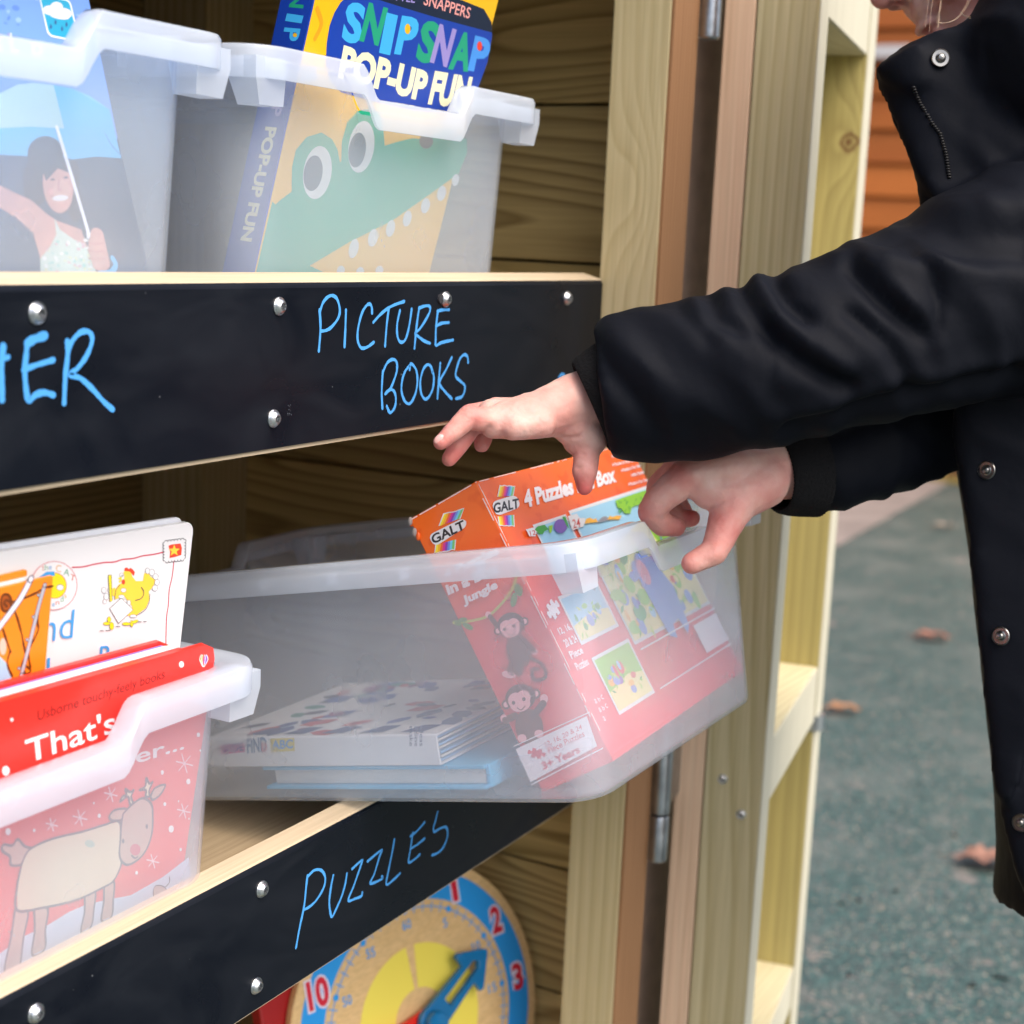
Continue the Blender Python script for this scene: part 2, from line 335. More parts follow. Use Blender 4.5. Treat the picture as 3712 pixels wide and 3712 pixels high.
# orange shed behind everything
OR = [wood('orange_boards%d' % i, tuple(c * k for c in (.50, .155, .028)), tuple(c * k for c in (.30, .075, .014)), 'Y', .8, .6, seed=i * 3.1, stain=(.32, .08, .014)) for i, k in enumerate((1, 1.15, .85))]
shed = thing('timber_shed', 'orange stained timber shed of horizontal boards in the background', 'shed', (7.4, 1.5, -1))
k = 0; z = -.80
MBs = MB()
while z < 2.2:
    pr = [(7.30, z), (7.27, z + .004), (7.285, z + .135), (7.30, z + .149)]
    MBs.loft([[Vector((x, y, zz)) for x, zz in pr] for y in (-1.5, 4.5)], OR[k % 3]); z += .15; k += 1
MBs.build('wall', shed)
a = MB(); dk = plain('shed_dark_timber', (.05, .03, .015), .8)
a.box((7.25, 1.2, .895), (7.27, 4.5, .925), dk); a.build('trim_strip', shed)
a = MB(); a.box((7.18, 1.98, .86), (7.27, 2.22, .915), plain('white_metal_bracket', (.55, .53, .52), .5), .004); a.build('bracket', shed)
a = MB(); a.box((7.05, -1.7, 2.2), (10, 4.7, 2.28), plain('roof_felt', (.06, .06, .06), .9), .01); a.build('roof', shed)
a = MB(); a.box((7.31, -1.5, -1), (10, 4.5, 2.2), OR[2]); a.build('inner_wall', shed)
edge = thing('log_edging', 'low row of brown timber logs at the foot of the orange shed', 'log edging', (7.2, 1.6, -1))
for i in range(16):
    y = 1.78 - i * .105; a = MB(); h = -.80 + random.uniform(-.02, .02); c = random.uniform(.75, 1.2)
    a.cyl((7.20 + random.uniform(-.01, .01), y, -1), (0, 0, 1), .052, h + 1, wood('log%d' % i, tuple(q * c for q in (.42, .21, .09)), (.16, .07, .03), 'Z', 1.5, .85, seed=i), 20, .048); a.build('log', edge, ang=40)
a = MB(); wb = plain('white_bin_plastic', (.62, .63, .67), .4); bk = plain('black_rubber', (.012, .012, .013), .6)
bn = thing('storage_chest', 'white low storage chest on a black base in the distance', 'chest', (7.1, 2.0, -1))
a.box((7.05, 1.80, -.962), (7.5, 2.7, -.76), wb, .01); a.build('body', bn); a = MB(); a.box((7.03, 1.79, -.996), (7.52, 2.72, -.965), bk, .004); a.build('base', bn)
a = MB(); a.box((7.02, 1.78, -.757), (7.53, 2.73, -.73), wb, .008); a.build('lid', bn)

# ================================================================== CABINET
KH, KD = (.62, .53, .33), (.42, .33, .17)
YB = .505
PLY = wood('plywood', (.56, .44, .29), (.38, .28, .16), 'X', 4.0, .75, seed=2, contrast=.6, warp=.15)
PLYE = wood('plywood_edge', (.62, .51, .36), (.40, .30, .19), 'X', 9.0, .8, seed=5, contrast=.5, warp=.05)
BLK0 = plain('blackboard_laminate', (.0050, .0064, .0105), .34, .10, bump=.04, bscale=900)
def board_mat():
    m, t, N, L, b = nodes('blackboard'); b.inputs['Specular IOR Level'].default_value = .12; tc = N.new('ShaderNodeTexCoord')
    mp = N.new('ShaderNodeMapping'); mp.inputs['Scale'].default_value = (1, 1, 2.2); L.new(tc.outputs['Object'], mp.inputs[0])
    n1 = N.new('ShaderNodeTexNoise'); n1.inputs['Scale'].default_value = 9; n1.inputs['Detail'].default_value = 6; n1.inputs['Distortion'].default_value = 1.5; L.new(mp.outputs[0], n1.inputs['Vector'])
    r = N.new('ShaderNodeMapRange'); r.inputs[1].default_value = .35; r.inputs[2].default_value = .7; r.inputs[3].default_value = .26; r.inputs[4].default_value = .5; L.new(n1.outputs[0], r.inputs[0]); L.new(r.outputs[0], b.inputs['Roughness'])
    c1 = N.new('ShaderNodeValToRGB'); c1.color_ramp.elements[0].position = .4; c1.color_ramp.elements[0].color = (.0046, .0062, .0105, 1); c1.color_ramp.elements[1].position = .75; c1.color_ramp.elements[1].color = (.010, .0125, .018, 1); L.new(n1.outputs[0], c1.inputs[0])
    vo = N.new('ShaderNodeTexVoronoi'); vo.inputs['Scale'].default_value = 85; L.new(tc.outputs['Object'], vo.inputs['Vector']); lt = N.new('ShaderNodeMath'); lt.operation = 'LESS_THAN'; lt.inputs[1].default_value = .045; L.new(vo.outputs['Distance'], lt.inputs[0])
    sx = N.new('ShaderNodeSeparateColor'); L.new(vo.outputs['Color'], sx.inputs[0]); g_ = N.new('ShaderNodeMath'); g_.operation = 'GREATER_THAN'; g_.inputs[1].default_value = .80; L.new(sx.outputs[0], g_.inputs[0]); mu = N.new('ShaderNodeMath'); mu.operation = 'MULTIPLY'; L.new(lt.outputs[0], mu.inputs[0]); L.new(g_.outputs[0], mu.inputs[1])
    mx = N.new('ShaderNodeMixRGB'); L.new(mu.outputs[0], mx.inputs[0]); L.new(c1.outputs[0], mx.inputs[1]); mx.inputs[2].default_value = (.12, .13, .14, 1); L.new(mx.outputs[0], b.inputs['Base Color']); return m
BLK = board_mat()
CHALK = plain('blue_pen', (.070, .33, .75), .6, .3)
cab = thing('storage_cabinet', 'open wooden outdoor storage cabinet with black lettered shelf fronts', 'cabinet', (.5, .7, -1))
khaki = lambda nm, ax='Z', **k: wood(nm, KH, KD, ax, k.pop('scale', 1), seed=k.pop('seed', 1), stain=(.36, .33, .14), **k)
# back and side walls of boards
def planks(name, orient, a0, a1, fixed, thick, seams, mats):
    b = MB()
    for i in range(len(seams) - 1):
        z0, z1 = seams[i] + .0012, seams[i + 1] - .0012
        if orient == 'Y': b.box((fixed, a0, z0), (fixed + thick, a1, z1), mats[i % len(mats)], .0012)
        else: b.box((a0, fixed, z0), (a1, fixed + thick, z1), mats[i % len(mats)], .0012)
    return b.build(name, cab)
seams = [-.95, -.86, -.755, -.65, -.5355, -.43, -.32, -.21, -.115, -.02, .105, .23, .335, .44, .56]
sm = [wood('side_board%d' % i, tuple(c * k for c in (.74, .58, .27)), tuple(c * k for c in (.24, .155, .05)), 'Y', 1.0, .75, seed=i * 2.7, stain=(.36, .28, .10), warp=1.5, freq=55, contrast=.85, knots=(((1.15, .60, .155), .010),) if i == 1 else ()) for i, k in enumerate((.95, .8, 1.05, .85))]
planks('side_wall', 'Y', .518, .975, 1.15, .02, seams, sm)
planks('back_wall', 'X', -.2, 1.17, .975, .02, seams, [wood('back_board%d' % i, (.33, .25, .10), (.13, .08, .03), 'X', 1.5, .8, seed=9 + i * 2.1) for i in range(3)])  # back boards coloured darker: the interior shade is put into their base
planks('side_wall', 'Y', .51, .975, -.2, .02, seams, sm)
b = MB(); rf = plain('light_stop_felt', (.03, .025, .02), .9); b.box((1.171, .52, -.95), (1.18, 1.005, .56), rf); b.box((-.2, .996, -.95), (1.17, 1.005, .56), rf); b.build('gap_light_stop', cab)  # unseen sheets added behind the boards to stop light through the gaps
b = MB(); b.box((1.085, .905, -.93), (1.149, .974, .56), khaki('corner_stud', seed=8)); b.build('corner_stud', cab)
b = MB(); b.box((.30, .93, -.93), (.345, .974, .56), khaki('back_stud', seed=18)); b.build('back_stud', cab)
b = MB(); b.box((-.22, .44, .56), (1.2, 1.0, .585), khaki('top_board', 'X', seed=11), .002); b.build('roof', cab)
b = MB(); b.box((-.2, .48, -.97), (1.17, .995, -.952), khaki('base_board', 'X', seed=12), .002); b.build('floor', cab)
# front post: khaki side, heartwood front
b = MB(); pk = wood('post_khaki', KH, KD, 'Z', 1.15, seed=3.3, stain=(.42, .36, .17), knots=(((1.058, .484, .036), .009),), ringknot=False, contrast=.6)
b.box((1.058, .4630, -.97), (1.1045, .5085, .56), pk, .0012)
b.box((1.0585, .4608, -.97), (1.1040, .4629, .56), wood('post_heart', (.40, .215, .105), (.25, .12, .05), 'Z', 1.6, seed=6, warp=.4)); b.build('corner_post', cab)
b = MB(); b.box((1.1052, .500, -.97), (1.2600, .517, .56), plain('weathered_batten', (.60, .48, .41), .8, .2, var=.25, vscale=50)); b.build('batten', cab)
b = MB(); b.box((-.2, .4630, -.97), (-.154, .556, .56), pk, .0012); b.build('corner_post', cab)
# shelves with black fronts
BP = Plane((0, YB, 0), (1, 0, 0), (0, 0, 1))
def shelf(zs, ztop, zblk, zbot, slope, z0):
    b = MB(); b.box((-.18, .5235, zs - .018), (1.149, .974, zs), PLY); b.build('shelf', cab)
    b = MB()
    pr = [(YB + .0015, zbot), (YB + .0015, ztop - .0014), (YB + .0026, ztop - .0003), (YB + .0165, ztop + slope), (YB + .0165, zbot)]
    b.loft([[Vector((x, y, z)) for y, z in pr] for x in (-.154, 1.0575)], PLYE)
    pr = [(YB, zblk), (YB, ztop - .0040), (YB + .0006, ztop - .0026), (YB + .0015, ztop - .0012), (YB + .0015, zblk)]
    b.loft([[Vector((x, y, z)) for y, z in pr] for x in (-.154, 1.0572)], BLK)
    return b
UP = shelf(-.0695, -.0285, -.1168, -.1192, .0034, 0)
LO = shelf(-.3880, -.3475, -.4345, -.4362, .0008, 0)
b = MB(); b.box((-.18, .5235, .23), (1.149, .974, .248), PLY); b.build('shelf', cab)  # next shelf up, out of view; put in to darken the interior
b = MB(); b.box((-.154, YB, .196), (1.0572, YB + .016, .285), BLK); b.build('label_board', cab)
b = MB(); b.box((-.18, .5235, -.776), (1.149, .974, -.758), PLY); b.build('shelf', cab)
T = crop(1000, 900, 1.932); W1 = .0019
for st in ([(305, 430), (312, 560), (300, 720)], [(308, 445), (330, 380), (365, 340), (400, 332), (430, 360), (447, 430), (435, 490), (390, 550), (350, 575), (312, 580)],
           [(490, 432), (486, 560), (480, 690)], [(673, 455), (670, 410), (655, 390), (630, 405), (600, 460), (575, 560), (572, 640), (590, 690), (615, 700), (650, 685), (685, 658)],
           [(682, 518), (740, 455), (810, 405), (898, 372)], [(790, 420), (775, 540), (764, 685)],
           [(868, 435), (850, 520), (848, 590), (858, 640), (880, 658), (905, 640), (925, 580), (940, 500), (950, 425)],
           [(1003, 415), (985, 540), (970, 700)], [(1000, 420), (1040, 405), (1072, 405), (1080, 430), (1060, 480), (1010, 560), (975, 595), (1000, 620), (1040, 650), (1078, 665)],
           [(1130, 440), (1165, 432), (1212, 430)], [(1132, 450), (1120, 560), (1118, 640), (1120, 680), (1160, 660), (1240, 642)], [(1120, 545), (1160, 525), (1210, 520)],
           [(748, 860), (740, 1000), (745, 1122)], [(752, 858), (780, 800), (820, 778), (845, 800), (845, 860), (820, 940), (795, 990), (765, 1020)], [(770, 1010), (800, 990), (825, 1000), (838, 1040), (835, 1100), (815, 1140), (795, 1148), (775, 1105)],
           [(935, 850), (945, 808), (980, 850), (990, 930), (975, 1020), (940, 1085), (905, 1075), (880, 1010), (882, 930), (905, 860), (940, 815)],
           [(1095, 870), (1085, 830), (1060, 815), (1030, 850), (1010, 930), (1015, 1010), (1040, 1055), (1070, 1040), (1098, 980), (1105, 900), (1095, 860)],
           [(1150, 805), (1140, 920), (1130, 1050)], [(1230, 765), (1190, 850), (1145, 940), (1180, 1000), (1230, 1053)],
           [(1345, 800), (1340, 760), (1320, 745), (1290, 770), (1265, 840), (1258, 895), (1290, 930), (1320, 960), (1320, 1000), (1300, 1040), (1260, 1052)]):
    UP.stroke(BP, st, W1, CHALK, T, vary=.13)
UP.stroke(BP, [(1335, 215), (1345, 180), (1368, 157), (1390, 160)], .0022, CHALK, crop(1540, 1300, 2.76))
T = crop(0, 900, 1.932)
for st, wd in (([(-60, 690), (-70, 860), (-60, 1060)], .0035), ([(20, 685), (10, 780), (5, 900), (12, 1060)], .0038), ([(-60, 850), (0, 790), (55, 762)], .0028),
           ([(190, 665), (230, 640), (270, 625), (312, 612)], .0046), ([(188, 670), (182, 740), (172, 850), (180, 980), (200, 1065), (250, 1025), (310, 1010), (372, 1028)], .0034), ([(162, 852), (260, 815), (372, 782)], .0030),
           ([(468, 650), (470, 760), (455, 900), (447, 1085)], .0032), ([(472, 750), (485, 690), (510, 640), (560, 590), (610, 582), (640, 612), (638, 670), (600, 760), (540, 840), (490, 885), (560, 910), (640, 980), (720, 1070), (788, 1130)], .0030)):
    UP.stroke(BP, st, wd * .86, CHALK, T, vary=.12)
T = crop(900, 2900, 1.61)
for st in ([(345, 440), (338, 500), (325, 620), (300, 740), (278, 862)], [(348, 445), (385, 410), (425, 410), (448, 450), (440, 510), (400, 580), (360, 620), (325, 640)],
           [(495, 440), (480, 520), (472, 600), (480, 665), (490, 680), (515, 630), (545, 560), (565, 490), (575, 430)],
           [(605, 402), (662, 352), (655, 385), (615, 500), (583, 585), (625, 575), (660, 560), (664, 540)], [(695, 358), (777, 292), (765, 330), (735, 430), (712, 487), (780, 460), (778, 445)],
           [(852, 230), (840, 300), (820, 400), (805, 492), (850, 462), (885, 428)], [(945, 212), (985, 180), (1028, 130)], [(960, 190), (945, 290), (935, 362), (970, 345), (1000, 318)], [(945, 285), (985, 260), (1028, 225)],
           [(1104, 70), (1092, 120), (1080, 160), (1085, 185), (1120, 165), (1155, 160), (1162, 210), (1140, 270), (1110, 305), (1072, 322)]):
    LO.stroke(BP, st, .00175, CHALK, T, vary=.12)
# chalk smudge by the lower screw
T = crop(1000, 900, 1.932); SM = plain('chalk_smudge', (.10, .11, .13), .9)
for i in range(16):
    UP.ell(BP, (88 + random.gauss(0, 9), 1140 + random.gauss(0, 35)), random.uniform(1, 3), random.uniform(1, 5), SM, T, n=7)
up = UP.build('label_board', cab); lo = LO.build('label_board', cab)
ZINC = plain('zinc_screw', (.62, .64, .66), .28, .5, 1.0, bump=.3, bscale=600)
DRK = plain('recess_shade', (.03, .03, .035), .5)  # near black: shade inside recesses, hole and hinge joint is painted
def screw(c, nrm, r, parent):
    c, nrm = Vector(c), Vector(nrm).normalized(); a = nrm.orthogonal().normalized(); bb = nrm.cross(a); b = MB()
    prof = [(r, 0), (r, .0007), (r * .93, .0012), (r * .86, .0011), (r * .80, .0019), (r * .6, .0030), (r * .46, .0034), (r * .40, .0034)]
    n = 36
    def rad(k, i):   # six-lobe recess
        return 1
    rings = [[c + nrm * h + (a * math.cos(2 * math.pi * k / n) + bb * math.sin(2 * math.pi * k / n)) * rr for k in range(n)] for rr, h in prof]
    rings += [[c + nrm * h + (a * math.cos(2 * math.pi * k / n) + bb * math.sin(2 * math.pi * k / n)) * (r * f * (1 + .16 * math.cos(6 * 2 * math.pi * k / n))) for k in range(n)] for f, h in ((.40, .0033), (.36, .0012))]
    b.loft(rings, ZINC, cap=True)
    b.add([c + nrm * .0014 + (a * math.cos(2 * math.pi * k / 12) + bb * math.sin(2 * math.pi * k / 12)) * r * .32 for k in range(12)], [tuple(range(12))], DRK)
    o = b.build('screw', parent, ang=25); return o
for q in ((132, 1135), (1010, 1110), (990, 1517), (1614, 1085), (2055, 1081)):
    u = BP.at(*q); screw(BP.P(u), (0, -1, 0), .0049, up)
for q in ((947, 3223), (927, 3573), (127, 3673)):
    u = BP.at(*q); screw(BP.P(u), (0, -1, 0), .0049, lo)
b = MB(); b.cyl((BP.P(BP.at(1598, 1083)) + Vector((-.001, 0, 0))), (0, -1, 0), .003, .0012, DRK, 10); b.build('screw_hole', up)  # flat dark disc, the shade of a hole painted without a bore

# door swung right round on its hinges: cladding edge, stiles and rungs seen end-on
an = R_(9.379); DD = Vector((math.cos(an), math.sin(an), 0)); DN = Vector((math.sin(an), -math.cos(an), 0)); Z_ = Vector((0, 0, 1)); P0 = Vector((1.16147, .46418, 0))
pale = lambda nm, ax, s, **k: wood(nm, (.66, .60, .42), (.47, .38, .20), ax, 1, seed=s, stain=(.60, .56, .40), contrast=.6, **k)
b = MB()
pink = wood('door_board_edge', (.84, .60, .42), (.68, .43, .28), 'Z', 1.4, seed=4.4, contrast=.5, warp=.12); pinkf = khaki('door_boards', seed=7)
b.frame(P0, DD, Z_, DN, (0, -.96, 0), (.012, .56, .0236), pink, .0008)
b.frame(P0, DD, Z_, DN, (.0125, -.96, 0), (.345, .56, .0236), pinkf, .0008)
door = b.build('door', cab)
st_m = wood('stile_khaki', (.62, .54, .34), (.42, .34, .17), 'Z', 1.3, seed=2.2, stain=(.36, .33, .17), contrast=.8)
FR = wood('sky_lit_front', (.70, .68, .55), (.56, .52, .36), 'Z', 2.0, seed=5.1, contrast=.4)  # paler front slabs: sky light on these edges is painted into the colour
far_m = wood('far_stile_khaki', (.50, .43, .16), (.30, .24, .08), 'Z', .9, seed=12.2, stain=(.46, .42, .22), contrast=.6, knots=((P0 + DD * .2891 + DN * .0613 + Z_ * .0992, .009),))
def stile(d0, d1, m):
    b = MB(); b.frame(P0, DD, Z_, DN, (d0, -.96, .0246), (d1, .56, .0715), m, .0012)
    b.frame(P0, DD, Z_, DN, (d0 + .0006, -.9595, .0716), (d1 - .0006, .5595, .0731), FR, .0006); return b.build('stile', door)
s1 = stile(0, .0378, st_m); stile(.2891, .3356, far_m)
PT = wood('rung_top', (.68, .64, .44), (.50, .40, .22), 'X', 1.3, seed=15, contrast=.6, warp=.8)
for z0, z1 in ((-.96, -.90), (-.765, -.7195), (-.4605, -.404), (.1765, .232), (.50, .56)):
    b = MB(); b.frame(P0, DD, Z_, DN, (.0382, z0, .0250), (.2887, z1, .0700), PT, .0012)
    b.frame(P0, DD, Z_, DN, (.0384, z0 + .0006, .0701), (.2885, z1 - .0006, .0716), FR, .0006); b.build('rung', door)
for d, n, z in ((0, .0397, -.4314), (0, .0569, -.459), (0, .042, .42)): screw(P0 + DN * n + Z_ * z, -DD, .0042, s1)
b = MB(); b.tube([P0 + DD * .30 + DN * .069 + Z_ * z for z in (-.470, -.455)], .012, ZINC, 16); b.build('bolt', door)
STL = plain('galvanised_hinge', (.42, .45, .48), .33, .5, 1.0, bump=.5, bscale=120, var=.35, vscale=60)
def hinge(z0, zj, z1):
    b = MB(); c = Vector((1.1105, .455, 0))
    for a_, c_ in ((z0, zj - .0006), (zj + .0006, z1)):
        n = 28; pr = [(.0066, a_), (.0082, a_ + .0016), (.0082, c_ - .001), (.0076, c_)]
        b.loft([[c + Vector((math.cos(2 * math.pi * k / n) * r, math.sin(2 * math.pi * k / n) * r, z)) for k in range(n)] for r, z in pr], STL)
    b.cyl(c + Z_ * (zj - .002), (0, 0, 1), .0068, .004, DRK, 20)
    b.box((1.1045, .4555, zj + .002), (1.1095, .4995, z1), STL); b.frame(P0, DD, Z_, DN, (-.052, zj + .002, .0006), (.0, z1, .004), STL)
    b.build('hinge', cab, ang=35)
hinge(-.4895, -.4502, -.36); hinge(.1475, .22, .30)

# ================================================================== TRAYS
PW = plastic('tray_plastic', .26); PR = plastic('tray_rim_plastic', .46, (.82, .89, .98), .2)
H = .160
def dipf(u):
    a = abs(u); t = min(1, max(0, (a - .044) / (.062 - .044))); t = t * t * (3 - 2 * t); return -.018 * (1 - t)
def rring(hx, v0, v1, r, z, n=7, step=.004):
    """rounded rectangle outline in (u, v) at height z, counter-clockwise"""
    pts = []
    def seg(a, b):
        m = max(1, int(round(.31 / step))) if abs(a[0] - b[0]) > abs(a[1] - b[1]) else 12
        for i in range(m): t = i / m; pts.append((a[0] + (b[0] - a[0]) * t, a[1] + (b[1] - a[1]) * t))
    def arc(cx, cy, a0):
        for i in range(n): t = a0 + math.pi / 2 * i / n; pts.append((cx + r * math.cos(t), cy + r * math.sin(t)))
    seg((-hx + r, v0), (hx - r, v0)); arc(hx - r, v0 + r, -math.pi / 2); seg((hx, v0 + r), (hx, v1 - r)); arc(hx - r, v1 - r, 0)
    seg((hx - r, v1), (-hx + r, v1)); arc(-hx + r, v1 - r, math.pi / 2); seg((-hx, v1 - r), (-hx, v0 + r)); arc(-hx + r, v0 + r, math.pi)
    out = []
    for x, y in pts:
        k = 0
        if (y < .05 or y > .377) and z > .06: k = min(1, max(0, (z - .06) / (.125 - .06)))
        out.append(Vector((x, y, z + dipf(x) * k)))
    return out
def tray(label, group='translucent plastic storage trays'):
    t = thing('storage_tray', label, 'tray', (0, 0, 0), group)
    def bw(z): return .1375 + .0065 * z / H
    def bf(z): return .0205 - .007 * z / H
    def R(z, off, r): return rring(bw(z) - off, bf(z) + off, .427 - bf(z) - off, r, z)
    b = MB(); rg = []
    rg.append(rring(bw(0) - .005, bf(0) + .005, .427 - bf(0) - .005, .020, 0)); rg.append(rring(bw(0) - .0012, bf(0) + .0012, .427 - bf(0) - .0012, .0235, .0014)); rg.append(R(.0050, 0, .0245))
    for z in (.04, .07, .095, .11, .125, .14, .1515): rg.append(R(z, 0, .026))
    for z in (.1515, .14, .125, .11, .095, .07, .04): rg.append(R(z, .0018, .0245))
    rg.append(R(.0060, .0018, .0230)); rg.append(rring(bw(0) - .0030, bf(0) + .0030, .427 - bf(0) - .0030, .022, .0032)); rg.append(rring(bw(0) - .006, bf(0) + .006, .427 - bf(0) - .006, .019, .002))
    b.loft(rg, PW, cap=True); b.build('body', t, ang=50)
    b = MB(); o = .156
    pr = [(.1440, .1535, .026), (.1505, .1535, .022), (.1538, .1520, .022), (.1540, .1428, .022), (.1557, .1428, .023), (.1560, .1440, .023), (.1560, .1570, .023), (.1548, .1592, .022), (.1520, .1600, .021), (.1450, .1600, .026), (.1425, .1585, .0245), (.1422, .1535, .0245)]
    rg = [rring(hx, .156 - hx, .427 - (.156 - hx), r, z) for hx, z, r in pr]
    b.loft(rg, PR, loop=True)
    # stops under the corners and webs inside the skirt
    for sx in (-1, 1):
        for (v0, v1) in ((.004, .022), (.405, .423)):
            top = [(sx * .128, v0), (sx * .1530, v0), (sx * .1530, v1), (sx * .128, v1)]
            ro = [[Vector((x, y, .1535)) for x, y in top], [Vector((x, y, .1440)) for x, y in top]]
            ro.append([Vector((sx * (.1285), v0 + .001, .1300)), Vector((sx * .1485, v0 + .001, .1295)), Vector((sx * .1485, v1 - .003, .1295)), Vector((sx * .1285, v1 - .003, .1300))])
            if sx < 0: ro = [r[::-1] for r in ro]
            b.loft(ro, PR)
        for v in (.07, .125, .18, .235, .29, .345): b.box((sx * .1445, v, .1455), (sx * .1535, v + .0016, .1530), PR)
        for v in (.1, .21, .32): pass
    for v in (.0025, .4145):
        for u in (-.105, .105): b.box((u, v, .1455), (u + .0016, v + .010, .1530), PR)
    b.build('rim', t, ang=40)
    return t
def copy_tree(o, parent=None):
    c = o.copy(); COL.objects.link(c)
    if parent: c.parent = parent
    for ch in list(o.children): copy_tree(ch, c)
    return c
tray1 = tray('milky plastic tray holding the picture cover of a girl under an umbrella, top shelf')
tray2 = copy_tree(tray1); tray2['label'] = 'milky plastic tray holding the blue and yellow crocodile book, top shelf'
tray3 = copy_tree(tray1); tray3['label'] = 'milky plastic tray full of red, white and orange board books, lower left'
tray4 = copy_tree(tray1); tray4['label'] = 'milky plastic tray pulled out with the orange puzzle box inside, gripped by the hand'
for t_, l_ in ((tray1, (.4785, .507, -.0695)), (tray2, (.8045, .507, -.0695)), (tray3, (.4975, .497, -.388))): t_.location = l_
tray4.location = (.9470, .3515, -.3275); tray4.rotation_euler = (R_(-12.0), 0, R_(0))
T4 = Matrix.Translation((.9470, .3515, -.3275)) @ Matrix.Rotation(R_(-12.0), 4, 'X')

# ================================================================== BOOKS
PAGE = plain('paper_edges', (.78, .76, .72), .8, .2, bump=.5, bscale=700); WHT = ink((.76, .77, .79), .35)
def rbox(b, pl, u0, u1, v0, v1, w0, w1, mat, r=.004, n=5):
    """slab with rounded corners in the plane, from depth w0 to w1 along the normal"""
    out = []
    for cx, cy, a in ((u1 - r, v1 - r, 0), (u0 + r, v1 - r, 90), (u0 + r, v0 + r, 180), (u1 - r, v0 + r, 270)):
        for k in range(n + 1): t = R_(a + 90 * k / n); out.append((cx + r * math.cos(t), cy + r * math.sin(t)))
    e = min(.0003, abs(w1 - w0) / 4)
    def sh(q): cx, cy = (u0 + u1) / 2, (v0 + v1) / 2; return (q[0] - (e if q[0] > cx else -e), q[1] - (e if q[1] > cy else -e))
    b.loft([[pl.P(sh(q), w0) for q in out], [pl.P(q, w0 + e) for q in out], [pl.P(q, w1 - e) for q in out], [pl.P(sh(q), w1) for q in out]], mat)
YE = ink(srgb('#f5bd18'), .3); BL = ink(srgb('#1740a8'), .3); NV = ink(srgb('#14213a'), .3); CR = ink(srgb('#f6f2c8'), .3); GN = ink(srgb('#12a880'), .3)
LB = ink(srgb('#42b4f2'), .3); G2 = ink(srgb('#22a37c'), .3); LI = ink(srgb('#9c8fd0'), .3); RD = ink(srgb('#e8452c'), .3); GY = ink(srgb('#48596e'), .3); PK = ink(srgb('#f2a6a0'), .3); BK = ink((.012, .012, .014), .3)

# --- crocodile pop-up book
m_ = -.2566; SP = Plane((.715, .5525, 0), (1, 0, 0), (0, m_, 1)); bk = thing('pop_up_book', 'thick blue and yellow crocodile board book leaning in the right top tray', 'book', (.81, .55, -.06))
vb = -.0635 / SP.V.z; vt = .185; TH = .021
b = MB(); rbox(b, SP, 0, .187, vb, vt, -.0025, 0, YE, .003)
T = crop(800, 0, 1.288); q = lambda *p: p
orange_sw = ink(srgb('#f0a020'), .3)
b.stroke(SP, [(450, 40), (470, 110), (440, 180)], .003, orange_sw, T)
b.poly(SP, [(530, 60), (560, 10), (640, -60), (1100, 0), (1225, 45), (1262, 105), (1267, 170), (1245, 290), (1205, 400), (1150, 500), (1100, 530), (900, 515), (700, 470), (560, 430), (510, 380), (490, 300), (495, 200), (508, 120)], BL, T)
b.poly(SP, [(620, -60), (1100, -10), (1228, 42), (1264, 102), (1266, 152), (1000, 80), (900, 50), (740, 0)], NV, T)
b.text(SP, 'LITTLE', (775, -5), (905, 14), (785, -48), LI, T, .01); b.text(SP, 'SNAPPERS', (945, 22), (1160, 88), (955, -32), PK, T, .01)
for ch, bl, br, tl, mt in (('S', (560, 192), (650, 212), (592, 0), LB), ('N', (645, 190), (735, 215), (692, 10), G2), ('I', (738, 246), (790, 258), (775, 58), LB), ('P', (808, 252), (896, 262), (846, 72), LB),
                           ('S', (905, 284), (990, 305), (945, 86), G2), ('N', (975, 290), (1055, 315), (1022, 110), LI), ('A', (1060, 322), (1155, 336), (1095, 142), G2), ('P', (1152, 328), (1232, 345), (1188, 165), ink(srgb('#4a97ea'), .3))):
    b.text(SP, ch, bl, br, tl, mt, T, .045)
b.ell(SP, (872, 135), 13, 24, YE, T); b.ell(SP, (1208, 215), 12, 22, RD, T)

b.text(SP, 'POP-UP', (545, 365), (945, 478), (575, 208), CR, T, .05); b.text(SP, 'FUN', (965, 488), (1142, 512), (1000, 330), CR, T, .05)
b.poly(SP, [(160, 1290), (240, 940), (255, 955), (275, 935), (330, 895), (332, 780), (350, 700), (400, 640), (470, 618), (520, 650), (545, 700), (555, 755), (562, 755), (565, 660), (590, 570), (640, 518), (700, 505), (745, 540), (758, 600), (765, 680), (830, 660), (890, 645), (960, 650), (1050, 600), (1148, 650), (1150, 710), (1110, 810), (950, 925), (800, 1030), (600, 1130), (415, 1240), (520, 1290)], GN, T)
for x, y, a, c in ((620, 1160, 22, 46), (710, 1110, 22, 42), (792, 1066, 20, 40), (870, 1020, 19, 38), (955, 960, 20, 36), (1030, 902, 20, 36), (1095, 840, 16, 28), (560, 1262, 18, 22), (650, 1268, 18, 22), (740, 1262, 18, 22)): b.ell(SP, (x, y), a, c, WHT, T, 12)
b.ell(SP, (450, 805), 66, 125, WHT, T, 8); b.ell(SP, (430, 808), 44, 84, GY, T, 8); b.ell(SP, (655, 685), 60, 122, WHT, T, 8); b.ell(SP, (636, 700), 40, 82, GY, T, 8)
b.ell(SP, (958, 660), 32, 34, ink(srgb('#5a4a52'), .3), T); b.ell(SP, (1085, 630), 20, 26, ink(srgb('#5a4a52'), .3), T)
b.build('cover', bk)
b = MB(); rbox(b, SP, .002, .184, vb + .001, vt - .001, -TH + .0026, -.0027, PAGE, .003); b.build('pages', bk)
b = MB(); SS = Plane(SP.P((0, 0)), -SP.N, SP.V)       # spine face: across = into the tray
